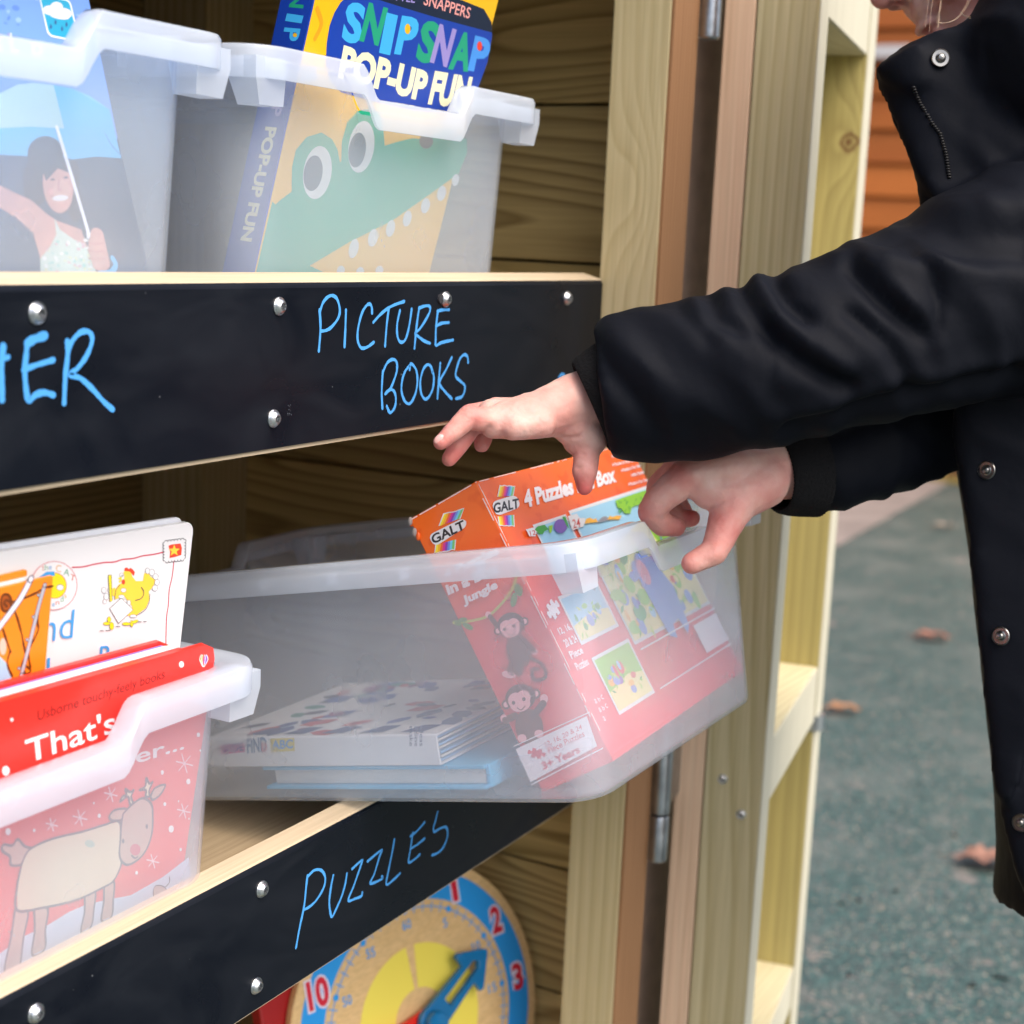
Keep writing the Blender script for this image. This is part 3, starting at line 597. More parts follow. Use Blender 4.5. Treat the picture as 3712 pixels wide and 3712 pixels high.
b.frame(SP.O, SP.U, SP.V, SP.N, (-.0015, vb, -TH - .0002), (-.0001, vt, 0), BL)
SSf = Plane(SP.P((-.0015, 0)), SP.N, SP.V)
SSf.N = -SP.U
T = crop(0, 0, 1.61)
for ch, bl, br, tl, mt in (('S', (1712, -150), (1698, -60), (1800, -150), LB), ('N', (1702, -52), (1686, 42), (1786, -45), G2), ('I', (1676, 78), (1664, 122), (1772, 92), LB), ('P', (1661, 160), (1645, 235), (1755, 168), LB)):
    b.text(SSf, ch, bl, br, tl, mt, T, .03)
b.ell(SSf, (1722, 205), 12, 12, YE, T)
b.text(SSf, 'P', (1588, 615), (1575, 680), (1650, 615), LI, T, .03); b.text(SSf, 'POP-UP FUN', (1550, 738), (1402, 1402), (1618, 745), CR, T, .04)
b.build('spine', bk)
b = MB(); b.frame(SP.O, SP.U, SP.V, SP.N, (0, vb, -TH), (.187, vt, -TH + .0024), YE); b.build('back_cover', bk)

# --- umbrella picture book (photograph cover)
UP_ = Plane((.598, .5423, 0), (1, 0, 0), (0, .285, 1)); bk = thing('picture_book', 'weather picture book with a girl under a pale blue umbrella, top left tray', 'book', (.47, .55, -.06))
b = MB(); vb = -.062 / UP_.V.z; rbox(b, UP_, -.27, 0, vb, .18, -.0022, 0, ink(srgb('#7099de'), .35), .005)
T = crop(0, 0, 1.61); sky1 = ink(srgb('#8fb2ea'), .35)
for i in range(26): x = random.uniform(-100, 480); y = random.uniform(-20, 280); b.ell(UP_, (x, y), random.uniform(5, 26), random.uniform(4, 16), sky1 if i % 2 else ink(srgb('#5c84cf'), .35), T, 20)
b.poly(UP_, [(-200, 800), (140, 800), (420, 800), (688, 810), (740, 1050), (868, 1588), (870, 1650), (-200, 1650)], ink(srgb('#1e2f45'), .35), T)
WB = ink((.85, .87, .9), .35); TE = ink(srgb('#1f9ec2'), .35)
def rr(cs, r, k=5):      # rounded polygon in pixels
    o = []; n = len(cs)
    for i in range(n):
        p, c, d = Vector(cs[i - 1]), Vector(cs[i]), Vector(cs[(i + 1) % n])
        a = c + (p - c).normalized() * r; e = c + (d - c).normalized() * r
        for j in range(k + 1): t = j / k; o.append(tuple(a * (1 - t) ** 2 + c * 2 * t * (1 - t) + e * t * t))
    return o
b.poly(UP_, rr([(225, -25), (408, 0), (465, 248), (278, 212)], 34), WB, T); b.poly(UP_, rr([(232, -18), (401, 6), (456, 238), (285, 203)], 30), TE, T)
for x, y, a, c in ((300, 60, 50, 26), (330, 38, 36, 26), (372, 78, 46, 30), (345, 92, 60, 20), (285, 70, 34, 18)): b.ell(UP_, (x, y), a, c, ink((.74, .72, .78), .35), T, 10)
for x, y in ((295, 158), (322, 132), (360, 170), (386, 145), (424, 180)): b.ell(UP_, (x, y), 7, 12, ink(srgb('#2a5a8c'), .35), T, 5); b.poly(UP_, [(x - 6, y - 3), (x + 5, y - 3), (x - 2, y - 20)], ink(srgb('#2a5a8c'), .35), T)
LT = ink(srgb('#8d90dd'), .35)
for ch, bl, br, tl in (('H', (-60, 300), (22, 312), (-75, 182)), ('L', (52, 318), (112, 326), (40, 192)), ('D', (178, 332), (262, 340), (168, 238))):
    b.text(UP_, ch, bl, br, tl, WB, T, .055); b.text(UP_, ch, bl, br, tl, LT, T, .015)
CY = ink(srgb('#4fb2e2'), .35); CY2 = ink(srgb('#6cc0e6'), .35); SK = plain('photo_skin', srgb('#d79a86'), .4, var=.22, vscale=70); SK2 = ink(srgb('#c07f70'), .4); HR = plain('photo_hair', srgb('#2a1c22'), .4, var=.5, vscale=120)
b.poly(UP_, [(-100, 600), (0, 545), (100, 495), (200, 485), (310, 500), (420, 520), (520, 560), (635, 640), (672, 790), (705, 925), (560, 915), (420, 932), (300, 900), (150, 912), (0, 905), (-100, 900)], CY, T)
b.poly(UP_, [(-100, 600), (0, 545), (100, 495), (200, 485), (310, 500), (345, 640), (372, 750), (180, 740), (0, 748), (-100, 740)], ink(srgb('#a9cfd0'), .35), T)
b.poly(UP_, [(420, 520), (520, 560), (635, 640), (560, 600)], CY2, T); b.stroke(UP_, [(610, 780), (650, 850), (700, 905)], .0008, ink(srgb('#3a8cc0'), .35), T)
for x, y, a, c, r in ((262, 900, 105, 105, 0), (205, 1060, 75, 150, 0), (400, 1090, 55, 160, 12), (440, 1210, 40, 90, 0)): b.ell(UP_, (x, y), a, c, HR, T, r)
b.poly(UP_, [(-100, 1040), (0, 1085), (90, 1130), (180, 1170), (270, 1250), (330, 1290), (470, 1340), (520, 1480), (560, 1650), (240, 1650), (230, 1500), (190, 1360), (90, 1270), (0, 1215), (-100, 1190)], SK, T)
b.poly(UP_, [(315, 1275), (345, 1340), (430, 1400), (490, 1420), (560, 1590), (570, 1650), (235, 1650), (232, 1510), (290, 1440), (325, 1370)], ink(srgb('#c4d2c0'), .4), T)
for i in range(70): x = random.uniform(250, 540); y = random.uniform(1400, 1640); b.ell(UP_, (x, y), random.uniform(5, 14), random.uniform(4, 10), random.choice([ink(srgb('#d59aa8'), .4), ink(srgb('#8cc4b4'), .4), ink(srgb('#d8d6a2'), .4), ink(srgb('#f0ece4'), .4)]), T, random.uniform(0, 90), 8)
b.ell(UP_, (332, 1085), 88, 162, SK, T, -6); b.poly(UP_, [(240, 990), (300, 905), (370, 935), (395, 1010), (330, 985), (262, 1060)], HR, T); b.ell(UP_, (345, 1162), 28, 8, ink((.78, .70, .68), .4), T, -4); b.stroke(UP_, [(302, 1152), (345, 1180), (388, 1148)], .0012, ink(srgb('#b0605a'), .4), T); b.ell(UP_, (296, 1120), 20, 16, ink(srgb('#dc9a8c'), .4), T); b.ell(UP_, (392, 1108), 18, 16, ink(srgb('#dc9a8c'), .4), T)
b.ell(UP_, (352, 1120), 50, 70, plain('photo_cheek', srgb('#e0a792'), .4, var=.2, vscale=90), T); b.ell(UP_, (345, 1158), 46, 17, ink((.8, .76, .74), .4), T, -4)
b.ell(UP_, (300, 1050), 14, 6, HR, T); b.ell(UP_, (378, 1038), 14, 6, HR, T); b.stroke(UP_, [(340, 1050), (332, 1105), (350, 1110)], .0009, SK2, T)
b.stroke(UP_, [(325, 745), (390, 960), (450, 1160), (512, 1370)], .0021, WB, T); b.poly(UP_, [(496, 1358), (522, 1362), (530, 1395), (502, 1395)], WB, T)
b.poly(UP_, rr([(530, 1325), (590, 1340), (640, 1560), (600, 1590), (540, 1575), (505, 1440)], 30), SK, T)
for y in (1420, 1465, 1510): b.stroke(UP_, [(512, y), (560, y + 6), (600, y + 2)], .0008, SK2, T)
b.stroke(UP_, [(575, 1600), (640, 1592), (668, 1550), (650, 1510)], .003, CY, T)
b.build('cover', bk); b = MB(); rbox(b, UP_, -.268, -.001, vb + .001, .179, -.010, -.0024, PAGE, .005); b.build('pages', bk)

# --- tall white board book behind
WP = Plane((.638, .5385, -.16), (1, 0, 0), (0, -.10, 1)); bk = thing('board_book', 'white board book with a yellow hen, tallest at the back of the lower left tray', 'book', (.5, .54, -.38))
T = crop(0, 1800, 1.932)
tr = WP.at(*T(1362, 175)); tl = WP.at(*T(0, 388)); sl_ = (tr[1] - tl[1]) / (tr[0] - tl[0]); WP = Plane(WP.P(tr), WP.U + WP.V * sl_, WP.V)
WP.V = (WP.V - WP.U * WP.V.dot(WP.U)).normalized(); WP.N = WP.U.cross(WP.V)
for w0, w1, sh in ((-.0065, -.0042, -.004), (-.0036, 0, 0)):
    b = MB(); rbox(b, WP, -.29, sh, -.205, -sh * .55, w0, w1, WHT if not sh else ink((.74, .77, .83), .35), .006)
    if not sh: front = b
    else: b.build('page', bk)
b = front; RL = ink(srgb('#c8384e'), .4); HY = ink(srgb('#f5cf45'), .4); HG = ink(srgb('#e2d922'), .4); OL = ink(srgb('#55565c'), .4); RC = ink(srgb('#e2482e'), .4); DB = ink(srgb('#3f9de0'), .4)
b.stroke(WP, [(505, 495), (580, 492), (650, 476), (730, 462), (800, 458), (860, 440), (930, 434), (1000, 415), (1080, 404), (1148, 388)], .0007, RL, T); b.stroke(WP, [(1217, 452), (1205, 560), (1185, 650), (1178, 760), (1165, 860), (1160, 1100)], .0007, RL, T)
for i in range(24):
    k, f = divmod(i, 6); f = (f + .5) / 6
    e = [((1152, 318), (1288, 300)), ((1292, 300), (1290, 432)), ((1285, 440), (1158, 455)), ((1150, 450), (1148, 322))][k]; x = e[0][0] + (e[1][0] - e[0][0]) * f; y = e[0][1] + (e[1][1] - e[0][1]) * f; a0 = [180, 270, 0, 90][k]
    b.stroke(WP, [(x + 11 * math.cos(R_(a0 + t)), y + 11 * math.sin(R_(a0 + t))) for t in (0, 45, 90, 135, 180)], .0004, OL, T, smooth=False)
b.poly(WP, [(1178, 345), (1200, 335), (1262, 328), (1272, 360), (1268, 408), (1230, 420), (1186, 430), (1190, 385)], RC, T)
b.poly(WP, [(1218 + (42 if i % 2 == 0 else 18) * math.sin(R_(36 * i)), 378 - (42 if i % 2 == 0 else 18) * math.cos(R_(36 * i))) for i in range(10)], HY, T)
b.poly(WP, [(800, 720), (805, 650), (830, 615), (862, 600), (870, 560), (862, 530), (880, 515), (912, 522), (925, 560), (950, 592), (1000, 590), (1008, 540), (1035, 522), (1050, 560), (1085, 580), (1072, 630), (1040, 665), (1045, 720), (1020, 780), (950, 832), (890, 835), (925, 770), (870, 700)], HY, T)
b.poly(WP, [(775, 650), (800, 635), (815, 660), (800, 700), (780, 690)], HY, T)
b.poly(WP, [(868, 520), (872, 500), (888, 496), (900, 508), (912, 498), (930, 512), (942, 530), (935, 555), (922, 540), (905, 524)], RC, T); b.ell(WP, (862, 598), 12, 18, RC, T); b.poly(WP, [(822, 572), (848, 560), (852, 585), (835, 605), (828, 592), (845, 584)], HG, T)
b.ell(WP, (848, 548), 15, 15, OL, T); b.ell(WP, (848, 548), 13, 13, WHT, T); b.ell(WP, (852, 553), 4, 4, BK, T)
for x, y, a, c in ((725, 655, 18, 22), (742, 700, 18, 24), (730, 735, 14, 16), (765, 655, 14, 16), (862, 655, 20, 16), (848, 700, 22, 14), (872, 738, 14, 22), (900, 742, 13, 20), (1060, 530, 20, 24), (1086, 560, 20, 22), (1096, 600, 18, 22), (1082, 640, 20, 22), (1030, 520, 16, 22), (930, 836, 26, 12)):
    b.ell(WP, (x, y), a, c, OL, T); b.ell(WP, (x, y), a - 2.2, c - 2.2, WHT, T)
b.poly(WP, [(755, 550), (776, 548), (782, 730), (765, 735)], HG, T); b.stroke(WP, [(755, 550), (776, 548), (782, 730), (765, 735), (755, 550)], .0004, OL, T, False)
b.poly(WP, [(762, 782), (845, 708), (930, 790), (826, 890)], OL, T); b.poly(WP, [(766, 783), (845, 712), (926, 791), (826, 884)], ink((.8, .8, .82), .4), T)
b.stroke(WP, [(945, 725), (980, 715), (1000, 690), (1002, 660), (985, 635)], .0005, OL, T); b.stroke(WP, [(800, 720), (808, 655), (835, 618)], .0004, OL, T); b.stroke(WP, [(1045, 680), (1040, 740), (1010, 795), (950, 832)], .0004, OL, T)
for x, y, a, c, r in ((742, 888, 24, 12, 0), (778, 905, 16, 28, 0), (760, 860, 14, 22, 0), (880, 890, 30, 12, 0), (918, 888, 12, 24, 0), (940, 875, 26, 12, -20)): b.ell(WP, (x, y), a, c, OL, T, r); b.ell(WP, (x, y), a - 2, c - 2, HG, T, r)
for x0, x1, y in ((695, 720, 938), (735, 765, 936), (960, 985, 876), (1000, 1020, 874), (808, 835, 908)): b.stroke(WP, [(x0, y), (x1, y)], .0004, OL, T, False)
b.ell(WP, (372, 622), 164, 172, RL, T, 12); b.ell(WP, (372, 622), 160, 168, WHT, T, 12); b.ell(WP, (378, 622), 84, 92, RL, T); b.ell(WP, (378, 622), 80, 88, HG, T); b.poly(WP, [(270, 560), (320, 525), (375, 522), (378, 552), (320, 560), (280, 600)], DB, T)
b.ell(WP, (415, 635), 26, 22, OL, T); b.ell(WP, (415, 635), 23, 19, WHT, T)
for ch, x, y, w_, h_, dx, c in (('t', 288, 518, 16, 36, 0, '#c07a62'), ('h', 308, 514, 22, 40, 0, '#58a07c'), ('e', 336, 510, 20, 26, 2, '#4a90c8'), ('C', 384, 525, 38, 50, 8, '#d9a35a'), ('A', 438, 545, 40, 44, 18, '#58a07c'), ('T', 482, 578, 34, 40, 28, '#c86a5a'), ('e', 358, 770, 20, 24, -4, '#4a90c8'), ('n', 385, 758, 24, 24, -8, '#c86a5a'), ('d', 418, 738, 22, 40, -10, '#58a07c'), ('s', 445, 712, 16, 24, -10, '#d9a35a')):
    b.text(WP, ch, (x, y), (x + w_, y + dx * .6), (x + dx * .3, y - h_), ink(srgb(c), .4), T)
b.text(WP, 'and', (175, 1045), (502, 988), (190, 838), DB, T, -.008); b.text(WP, 'l', (322, 1260), (342, 1256), (325, 1130), DB, T); b.text(WP, 'Ro', (690, 1180), (860, 1150), (698, 1048), DB, T)
b.build('cover', bk)

# --- orange book in front of it
OP = Plane((.536, .5325, -.169), (1, 0, 0), (0, -.13, 1)); bk = thing('picture_book', 'orange picture book drawn with brown trousers and silver poles, lower left tray', 'book', (.48, .53, -.38))
a0, a1, a2 = OP.at(*T(375, 550)), OP.at(*T(0, 640)), OP.at(*T(300, 1195))
OP.U = (OP.P(a0) - OP.P(a1)).normalized(); OP.O = OP.P(a0); OP.V = (OP.V - OP.U * OP.V.dot(OP.U)).normalized(); OP.N = OP.U.cross(OP.V)
OC = ink(srgb('#f28c22'), .35); b = MB(); rbox(b, OP, -.22, 0, -.20, 0, -.0015, 0, OC, .0015)
BR = ink(srgb('#6b3410'), .4); SV = ink(srgb('#b8b8c4'), .3); B1 = ink(srgb('#a8531a'), .4)
b.poly(OP, [(-60, 1100), (0, 1120), (40, 1160), (85, 1290), (-60, 1400)], ink(srgb('#a8cdea'), .4), T); b.ell(OP, (20, 1050), 24, 60, ink(srgb('#e8c0b0'), .4), T)
b.ell(OP, (42, 745), 42, 64, B1, T, 20); b.stroke(OP, [(80, 740), (60, 690), (20, 690), (5, 740), (25, 800), (70, 790), (75, 750), (45, 725), (28, 745), (48, 770)], .0013, BR, T)
for st in ([(80, 740), (160, 715), (250, 675), (310, 640), (368, 628)], [(85, 760), (120, 850), (150, 960), (165, 1040), (180, 1110)], [(20, 930), (45, 1010), (75, 1090)], [(70, 1080), (50, 1170), (85, 1260)], [(230, 1010), (200, 1090), (212, 1200)], [(290, 700), (262, 860), (268, 930), (232, 1010)], [(185, 1190), (215, 1220), (175, 1250)], [(180, 1110), (150, 1180), (175, 1240)]): b.stroke(OP, st, .0011, BR, T, vary=.25)
for st, w_ in (([(215, 578), (150, 700), (80, 800), (0, 905), (-40, 960)], .0030), ([(312, 620), (270, 765), (235, 910), (185, 1110), (148, 1250)], .0020)): b.stroke(OP, st, w_ * 1.35, ink(srgb('#4a4048'), .4), T); b.stroke(OP, st, w_, ink(srgb('#e6e2ee'), .3) if w_ > .0025 else SV, T)
for x, y in ((268, 690), (232, 842), (188, 1002), (132, 1202)): b.ell(OP, (x, y), 13, 13, ink(srgb('#4a4048'), .4), T); b.ell(OP, (x, y), 9, 9, SV, T)
b.build('cover', bk)
b = MB(); rbox(b, OP, -.22, -.012, -.20, .001, -.0040, -.0017, WHT, .0015); b.build('pages', bk); b = MB(); rbox(b, OP, -.22, -.0125, -.20, .004, -.0058, -.0042, OC, .0015); b.build('back_cover', bk)

# --- red touch-and-feel book at the front
RP = Plane((.630, .5143, -.2187), (1, 0, 0), (0, -.148, 1)); bk = thing('board_book', 'thick red board book with a reindeer on snow, front of the lower left tray', 'book', (.5, .52, -.38))
a0, a1 = RP.at(*T(1522, 1010)), RP.at(*T(0, 1440)); RP.O = RP.P(a0); u_ = (RP.U * (a0[0] - a1[0]) + RP.V * (a0[1] - a1[1])).normalized()
RP.V = (RP.V - u_ * RP.V.dot(u_)).normalized(); RP.U = u_; RP.N = RP.U.cross(RP.V)
RR = ink(srgb('#e8352b'), .28); b = MB()
def slab(b, pl, w0, w1, mat, du, dv, c=.010, hgt=.165):
    pts = [(-.30, dv), (-c + du, dv), (du - c * .25, dv - c * .35), (du, dv - c), (du, -hgt), (-.30, -hgt)]
    b.loft([[pl.P(q, w) for q in pts] for w in (w0, w1)], mat)
slab(b, RP, -.0026, 0, RR, 0, 0)
DR = ink(srgb('#7a1512'), .35)
b.text(RP, 'Usborne touchy-feely books', (272, 1590), (1160, 1290), (255, 1500), DR, T, -.004, .22)
WH = ink((.88, .88, .88), .3)
b.text(RP, "That's", (190, 1872), (812, 1650), (172, 1700), WH, T, .012)
TD = crop(0, 2700, 1.61)
b.text(RP, 'not my reindeer...', (-560, 560), (1075, 50), (-575, 430), WH, TD, .012)
for x, y, r in ((1270, 1175, 17), (82, 1562, 10), (40, 1920, 26), (1388, 1668, 12), (1402, 1778, 6), (1175, 1575, 9)): b.ell(RP, (x, y), r, r * 1.3, WH, T)
for c_, dx in (('#f2c02c', -14), ('#f28a2a', -6), ('#d23c8c', 4), ('#6b4fd0', 13)): b.ell(RP, (1426 + dx, 1140), 9, 32, ink(srgb(c_), .35), T, 6)
for x in (1408, 1417, 1432, 1444): b.stroke(RP, [(x, 1108), (x + (x - 1426) * .6, 1140), (1424 + (x - 1426) * .3, 1190)], .0005, WH, T)
SN = ink(srgb('#ccd6ea'), .4)
b.poly(RP, [(-200, 1300), (0, 1215), (130, 1120), (260, 1062), (400, 975), (500, 932), (640, 900), (760, 878), (950, 770), (1100, 655), (1130, 900), (900, 1250), (-200, 1500)], SN, TD)
for x, y, r in ((1075, 108, 50), (645, 288, 38), (465, 425, 42), (300, 465, 34), (1070, 385, 38), (890, 678, 36)):
    for k in range(3): a = R_(60 * k + 12); b.stroke(RP, [(x - r * math.cos(a), y - r * 1.15 * math.sin(a)), (x + r * math.cos(a), y + r * 1.15 * math.sin(a))], .0007, ink(srgb('#f4c8cc'), .3), TD, False)
for x, y, r in ((1097, 213, 12), (997, 490, 15), (45, 505, 15), (945, 160, 9), (960, 345, 8), (577, 413, 9), (795, 745, 8), (1052, 610, 7), (197, 498, 7), (1040, 328, 4), (545, 338, 5), (1100, 430, 4)): b.ell(RP, (x, y), r, r * 1.4, WH, TD)
CRM = ink(srgb('#d9c6a6'), .9); DKO = ink(srgb('#4c3f46'), .5); TAN = ink(srgb('#c29a88'), .5)
def outl(pts, fill, w_=.0013):
    b.poly(RP, pts, fill, TD); b.stroke(RP, pts + [pts[0]], w_, DKO, TD)
for lg in ([(85, 960), (160, 970), (135, 1120), (105, 1310), (25, 1320), (60, 1130)], [(195, 955), (275, 955), (262, 1080), (258, 1190), (185, 1225), (200, 1080)], [(492, 880), (552, 855), (545, 960), (528, 1060), (470, 1090), (490, 980)], [(605, 825), (662, 800), (658, 900), (648, 1000), (590, 1025), (602, 920)]): outl(lg, TAN)
outl([(180, 600), (140, 590), (100, 548), (70, 585), (15, 582), (12, 620), (55, 650), (62, 700), (130, 690)], TAN)
outl([(125, 690), (170, 610), (300, 548), (480, 505), (600, 468), (692, 448), (700, 560), (705, 690), (660, 790), (600, 830), (440, 905), (240, 950), (98, 965), (96, 830)], CRM)
outl([(755, 345), (742, 300), (700, 330), (712, 300), (735, 290), (728, 255), (755, 275), (778, 262), (762, 300), (775, 345)], CRM); outl([(845, 300), (848, 262), (810, 262), (845, 240), (850, 190), (868, 225), (888, 215), (868, 262), (868, 300)], CRM)
outl([(700, 440), (650, 440), (635, 415), (665, 380), (730, 372), (720, 410)], TAN); outl([(875, 300), (900, 252), (960, 232), (935, 285), (890, 320)], TAN)
outl([(715, 400), (770, 345), (830, 310), (880, 345), (888, 420), (882, 520), (850, 610), (800, 670), (735, 698), (695, 650), (700, 540), (705, 460)], TAN)
b.ell(RP, (786, 610), 30, 34, RL, TD); b.ell(RP, (853, 475), 7, 14, DKO, TD); b.ell(RP, (715, 560), 7, 14, DKO, TD); b.stroke(RP, [(765, 645), (785, 660), (800, 650)], .0009, DKO, TD); b.ell(RP, (520, 575), 30, 22, ink(srgb('#a8b8a4'), .9), TD, 20)
outl([(890, 850), (905, 820), (950, 825), (970, 860), (930, 885), (895, 880)], TAN, .0007); b.stroke(RP, [(960, 830), (985, 800), (985, 770)], .0008, DKO, TD)
b.build('cover', bk)
pc = [WHT, ink(srgb('#d8433c'), .4), WHT, WHT, ink(srgb('#e9e2c8'), .4), WHT, ink(srgb('#7e7bc4'), .4)]
for i in range(7):
    b = MB(); w1 = -.0030 - i * .0016; slab(b, RP, w1 - .0012, w1, pc[i], -.013 - i * .0008, -.0012 + .0004 * math.sin(i * 2)); b.build('page', bk)
b = MB(); slab(b, RP, -.0172, -.0146, RR, -.0185, .0006); b.build('back_cover', bk)
b = MB(); b.frame(RP.O, RP.U, RP.V, RP.N, (-.302, -.165, -.0172), (-.3, 0, 0), RR); b.build('spine', bk)

# ------------------------------------------------------------------ puzzle box leaning in the pulled-out tray
BM_ = Matrix.Translation((.8405, .3765, -.3140)) @ Matrix.Rotation(R_(2), 4, 'Z') @ Matrix.Rotation(R_(-32.45), 4, 'X')
bx, by, bz = (BM_.to_3x3() @ Vector(v) for v in ((1, 0, 0), (0, 1, 0), (0, 0, 1))); bo = BM_.translation
BWD, BHT, BTH = .247, .1925, .056
PF = Plane(bo, bx, bz); PS = Plane(bo, -by, bz)          # front face; side face (towards -X)
pz = thing('puzzle_box', 'orange and red jungle puzzle box standing in the pulled-out tray', 'puzzle box', tuple(bo))
ORG = srgb('#f06a1e'); REDC = srgb('#e8323a')
def grad(): # printed gradient orange (top) to red (bottom): the box's own print
    m, t, N, L, bb = nodes('box_print'); tc = N.new('ShaderNodeTexCoord')
    dt = N.new('ShaderNodeVectorMath'); dt.operation = 'DOT_PRODUCT'; sb = N.new('ShaderNodeVectorMath'); sb.operation = 'SUBTRACT'; sb.inputs[1].default_value = tuple(bo); L.new(tc.outputs['Object'], sb.inputs[0]); L.new(sb.outputs[0], dt.inputs[0]); dt.inputs[1].default_value = tuple(bz)
    cr = N.new('ShaderNodeValToRGB'); e = cr.color_ramp.elements; e[0].position = .10; e[0].color = (*REDC, 1); e[1].position = .165; e[1].color = (*ORG, 1); L.new(dt.outputs['Value'], cr.inputs[0])
    nz = N.new('ShaderNodeTexNoise'); nz.inputs['Scale'].default_value = 60; L.new(tc.outputs['Object'], nz.inputs['Vector']); c2 = N.new('ShaderNodeValToRGB'); c2.color_ramp.elements[0].position = .57; c2.color_ramp.elements[0].color = (1, 1, 1, 1); c2.color_ramp.elements[1].position = .62; c2.color_ramp.elements[1].color = (.93, .82, .8, 1); L.new(nz.outputs[0], c2.inputs[0])
    mx = N.new('ShaderNodeMixRGB'); mx.blend_type = 'MULTIPLY'; mx.inputs[0].default_value = 1; L.new(cr.outputs[0], mx.inputs[1]); L.new(c2.outputs[0], mx.inputs[2]); L.new(mx.outputs[0], bb.inputs['Base Color']); bb.inputs['Roughness'].default_value = .22; bb.inputs['Specular IOR Level'].default_value = .6
    n2 = N.new('ShaderNodeTexNoise'); n2.inputs['Scale'].default_value = 18; L.new(tc.outputs['Object'], n2.inputs['Vector']); bp = N.new('ShaderNodeBump'); bp.inputs['Strength'].default_value = .25; bp.inputs['Distance'].default_value = .004; L.new(n2.outputs[0], bp.inputs['Height']); L.new(bp.outputs[0], bb.inputs['Normal'])
    return m
BXM = grad(); b = MB()
b.frame(bo, bx, bz, -by, (0, 0, -BTH), (BWD, BHT, 0), BXM, .0009)
# worn pale card along the edges
WORN = ink(srgb('#efd9d2'), .7)
def wear(pl, p0, p1, n, wd):
    for i in range(n):
        t = random.random(); l = random.uniform(.003, .014) / math.dist(p0, p1); q0 = tuple(p0[j] + (p1[j] - p0[j]) * t for j in (0, 1)); q1 = tuple(p0[j] + (p1[j] - p0[j]) * min(1, t + l) for j in (0, 1))
        b.stroke(pl, [q0, q1], random.uniform(.0004, wd), WORN, None, False)
wear(PF, (.0009, .02), (.0009, .19), 26, .0011); wear(PF, (.002, BHT - .0008), (.24, BHT - .0008), 22, .0008); wear(PS, (-.0009, .02), (-.0009, .19), 16, .0010); wear(PS, (-BTH, BHT - .0008), (0, BHT - .0008), 12, .0009)
TE_ = crop(1480, 1600, 2.055); TG = crop(1400, 1600, 1.38)
def logo(pl, quad_up, quad_dn, pill, tx):
    cols = ['#f9e23a', '#f5b52a', '#ee6a3c', '#d93a8e', '#8d3fb0', '#6f8de0', '#74cdea', '#79c36b']
    for q_ in (quad_up, quad_dn):
        (a, c_, d, e) = q_
        jag = [(a[0] + (c_[0] - a[0]) * i / 8, a[1] + (c_[1] - a[1]) * i / 8 + random.uniform(-5, 3)) for i in range(9)]; base = [(d[0] + (e[0] - d[0]) * i / 8, d[1] + (e[1] - d[1]) * i / 8) for i in range(9)]
        b.poly(pl, [(p[0] - (6 if k == 0 else -6 if k == 8 else 0), p[1] + (-7 if q_ is quad_up else 7)) for k, p in enumerate(jag)] + [(p[0] + (8 if k == 0 else -8 if k == 8 else 0), p[1]) for k, p in enumerate(base[::-1])], WHT, TE_)
        for i in range(8): b.poly(pl, [jag[i], jag[i + 1], base[i + 1], base[i]], ink(srgb(cols[i]), .3), TE_)
    b.poly(pl, rr(pill, 48, 8), WHT, TE_); b.text(pl, 'GALT', *tx, BK, TE_, .03)
logo(PF, ((682, 335), (786, 345), (666, 415), (772, 408)), ((678, 628), (782, 630), (668, 562), (776, 550)), [(612, 455), (800, 398), (836, 490), (650, 562)], ((632, 541), (822, 500), (628, 464)))
logo(PS, ((270, 545), (415, 506), (236, 630), (384, 575)), ((203, 830), (346, 800), (212, 770), (352, 730)), [(150, 700), (420, 565), (450, 625), (200, 785)], ((188, 768), (432, 650), (168, 700)))
BWT = ink(srgb('#efe9ee'), .3)
b.text(PF, '4 Puzzles in a Box', (868, 502), (1548, 305), (846, 368), BWT, TE_, .05)
for i, (s_, x0, y0, x1, y1) in enumerate((('4 Build a Scene Puzzles', 1512, 128, 1650, 78), ('4 Puzzles in Four Sizes', 1515, 190, 1690, 150), ('4 Puzzles in Four Sizes', 1582, 232, 1726, 192), ('4 Mini Puzzles', 1657, 268, 1752, 240), ('4 Puzzles in Four Sizes', 1636, 336, 1778, 298))):
    b.text(PF, s_, (x0, y0), (x1, y1), (x0 - 4, y0 - 24), BWT, TE_, .03)
# pictures on the front
SKY = ink(srgb('#9fd3ef'), .3); FOL = ink(srgb('#8fcb2e'), .3); FD = ink(srgb('#3fa03c'), .3); SAND = ink(srgb('#f2e29a'), .3); PUR = ink(srgb('#7d5cb0'), .3); OH = ink(srgb('#f2b53a'), .3); HG2 = ink(srgb('#8d9099'), .3); BLU = ink(srgb('#7c96dc'), .3)
def pic(u0, v0, u1, v1, bgm):
    q_ = [(u0, v0), (u1, v0), (u1, v1), (u0, v1)]; b.poly(PF, q_, WHT); m = .0022
    b.poly(PF, [(u0 + m, v0 + m), (u1 - m, v0 + m), (u1 - m, v1 - m), (u0 + m, v1 - m)], bgm)
def leaf(pl, u, v, l, a, mat): ca, sa = math.cos(a), math.sin(a); b.poly(pl, [(u, v), (u + l * .5 * ca - l * .16 * sa, v + l * .5 * sa + l * .16 * ca), (u + l * ca, v + l * sa), (u + l * .5 * ca + l * .16 * sa, v + l * .5 * sa - l * .16 * ca)], mat)
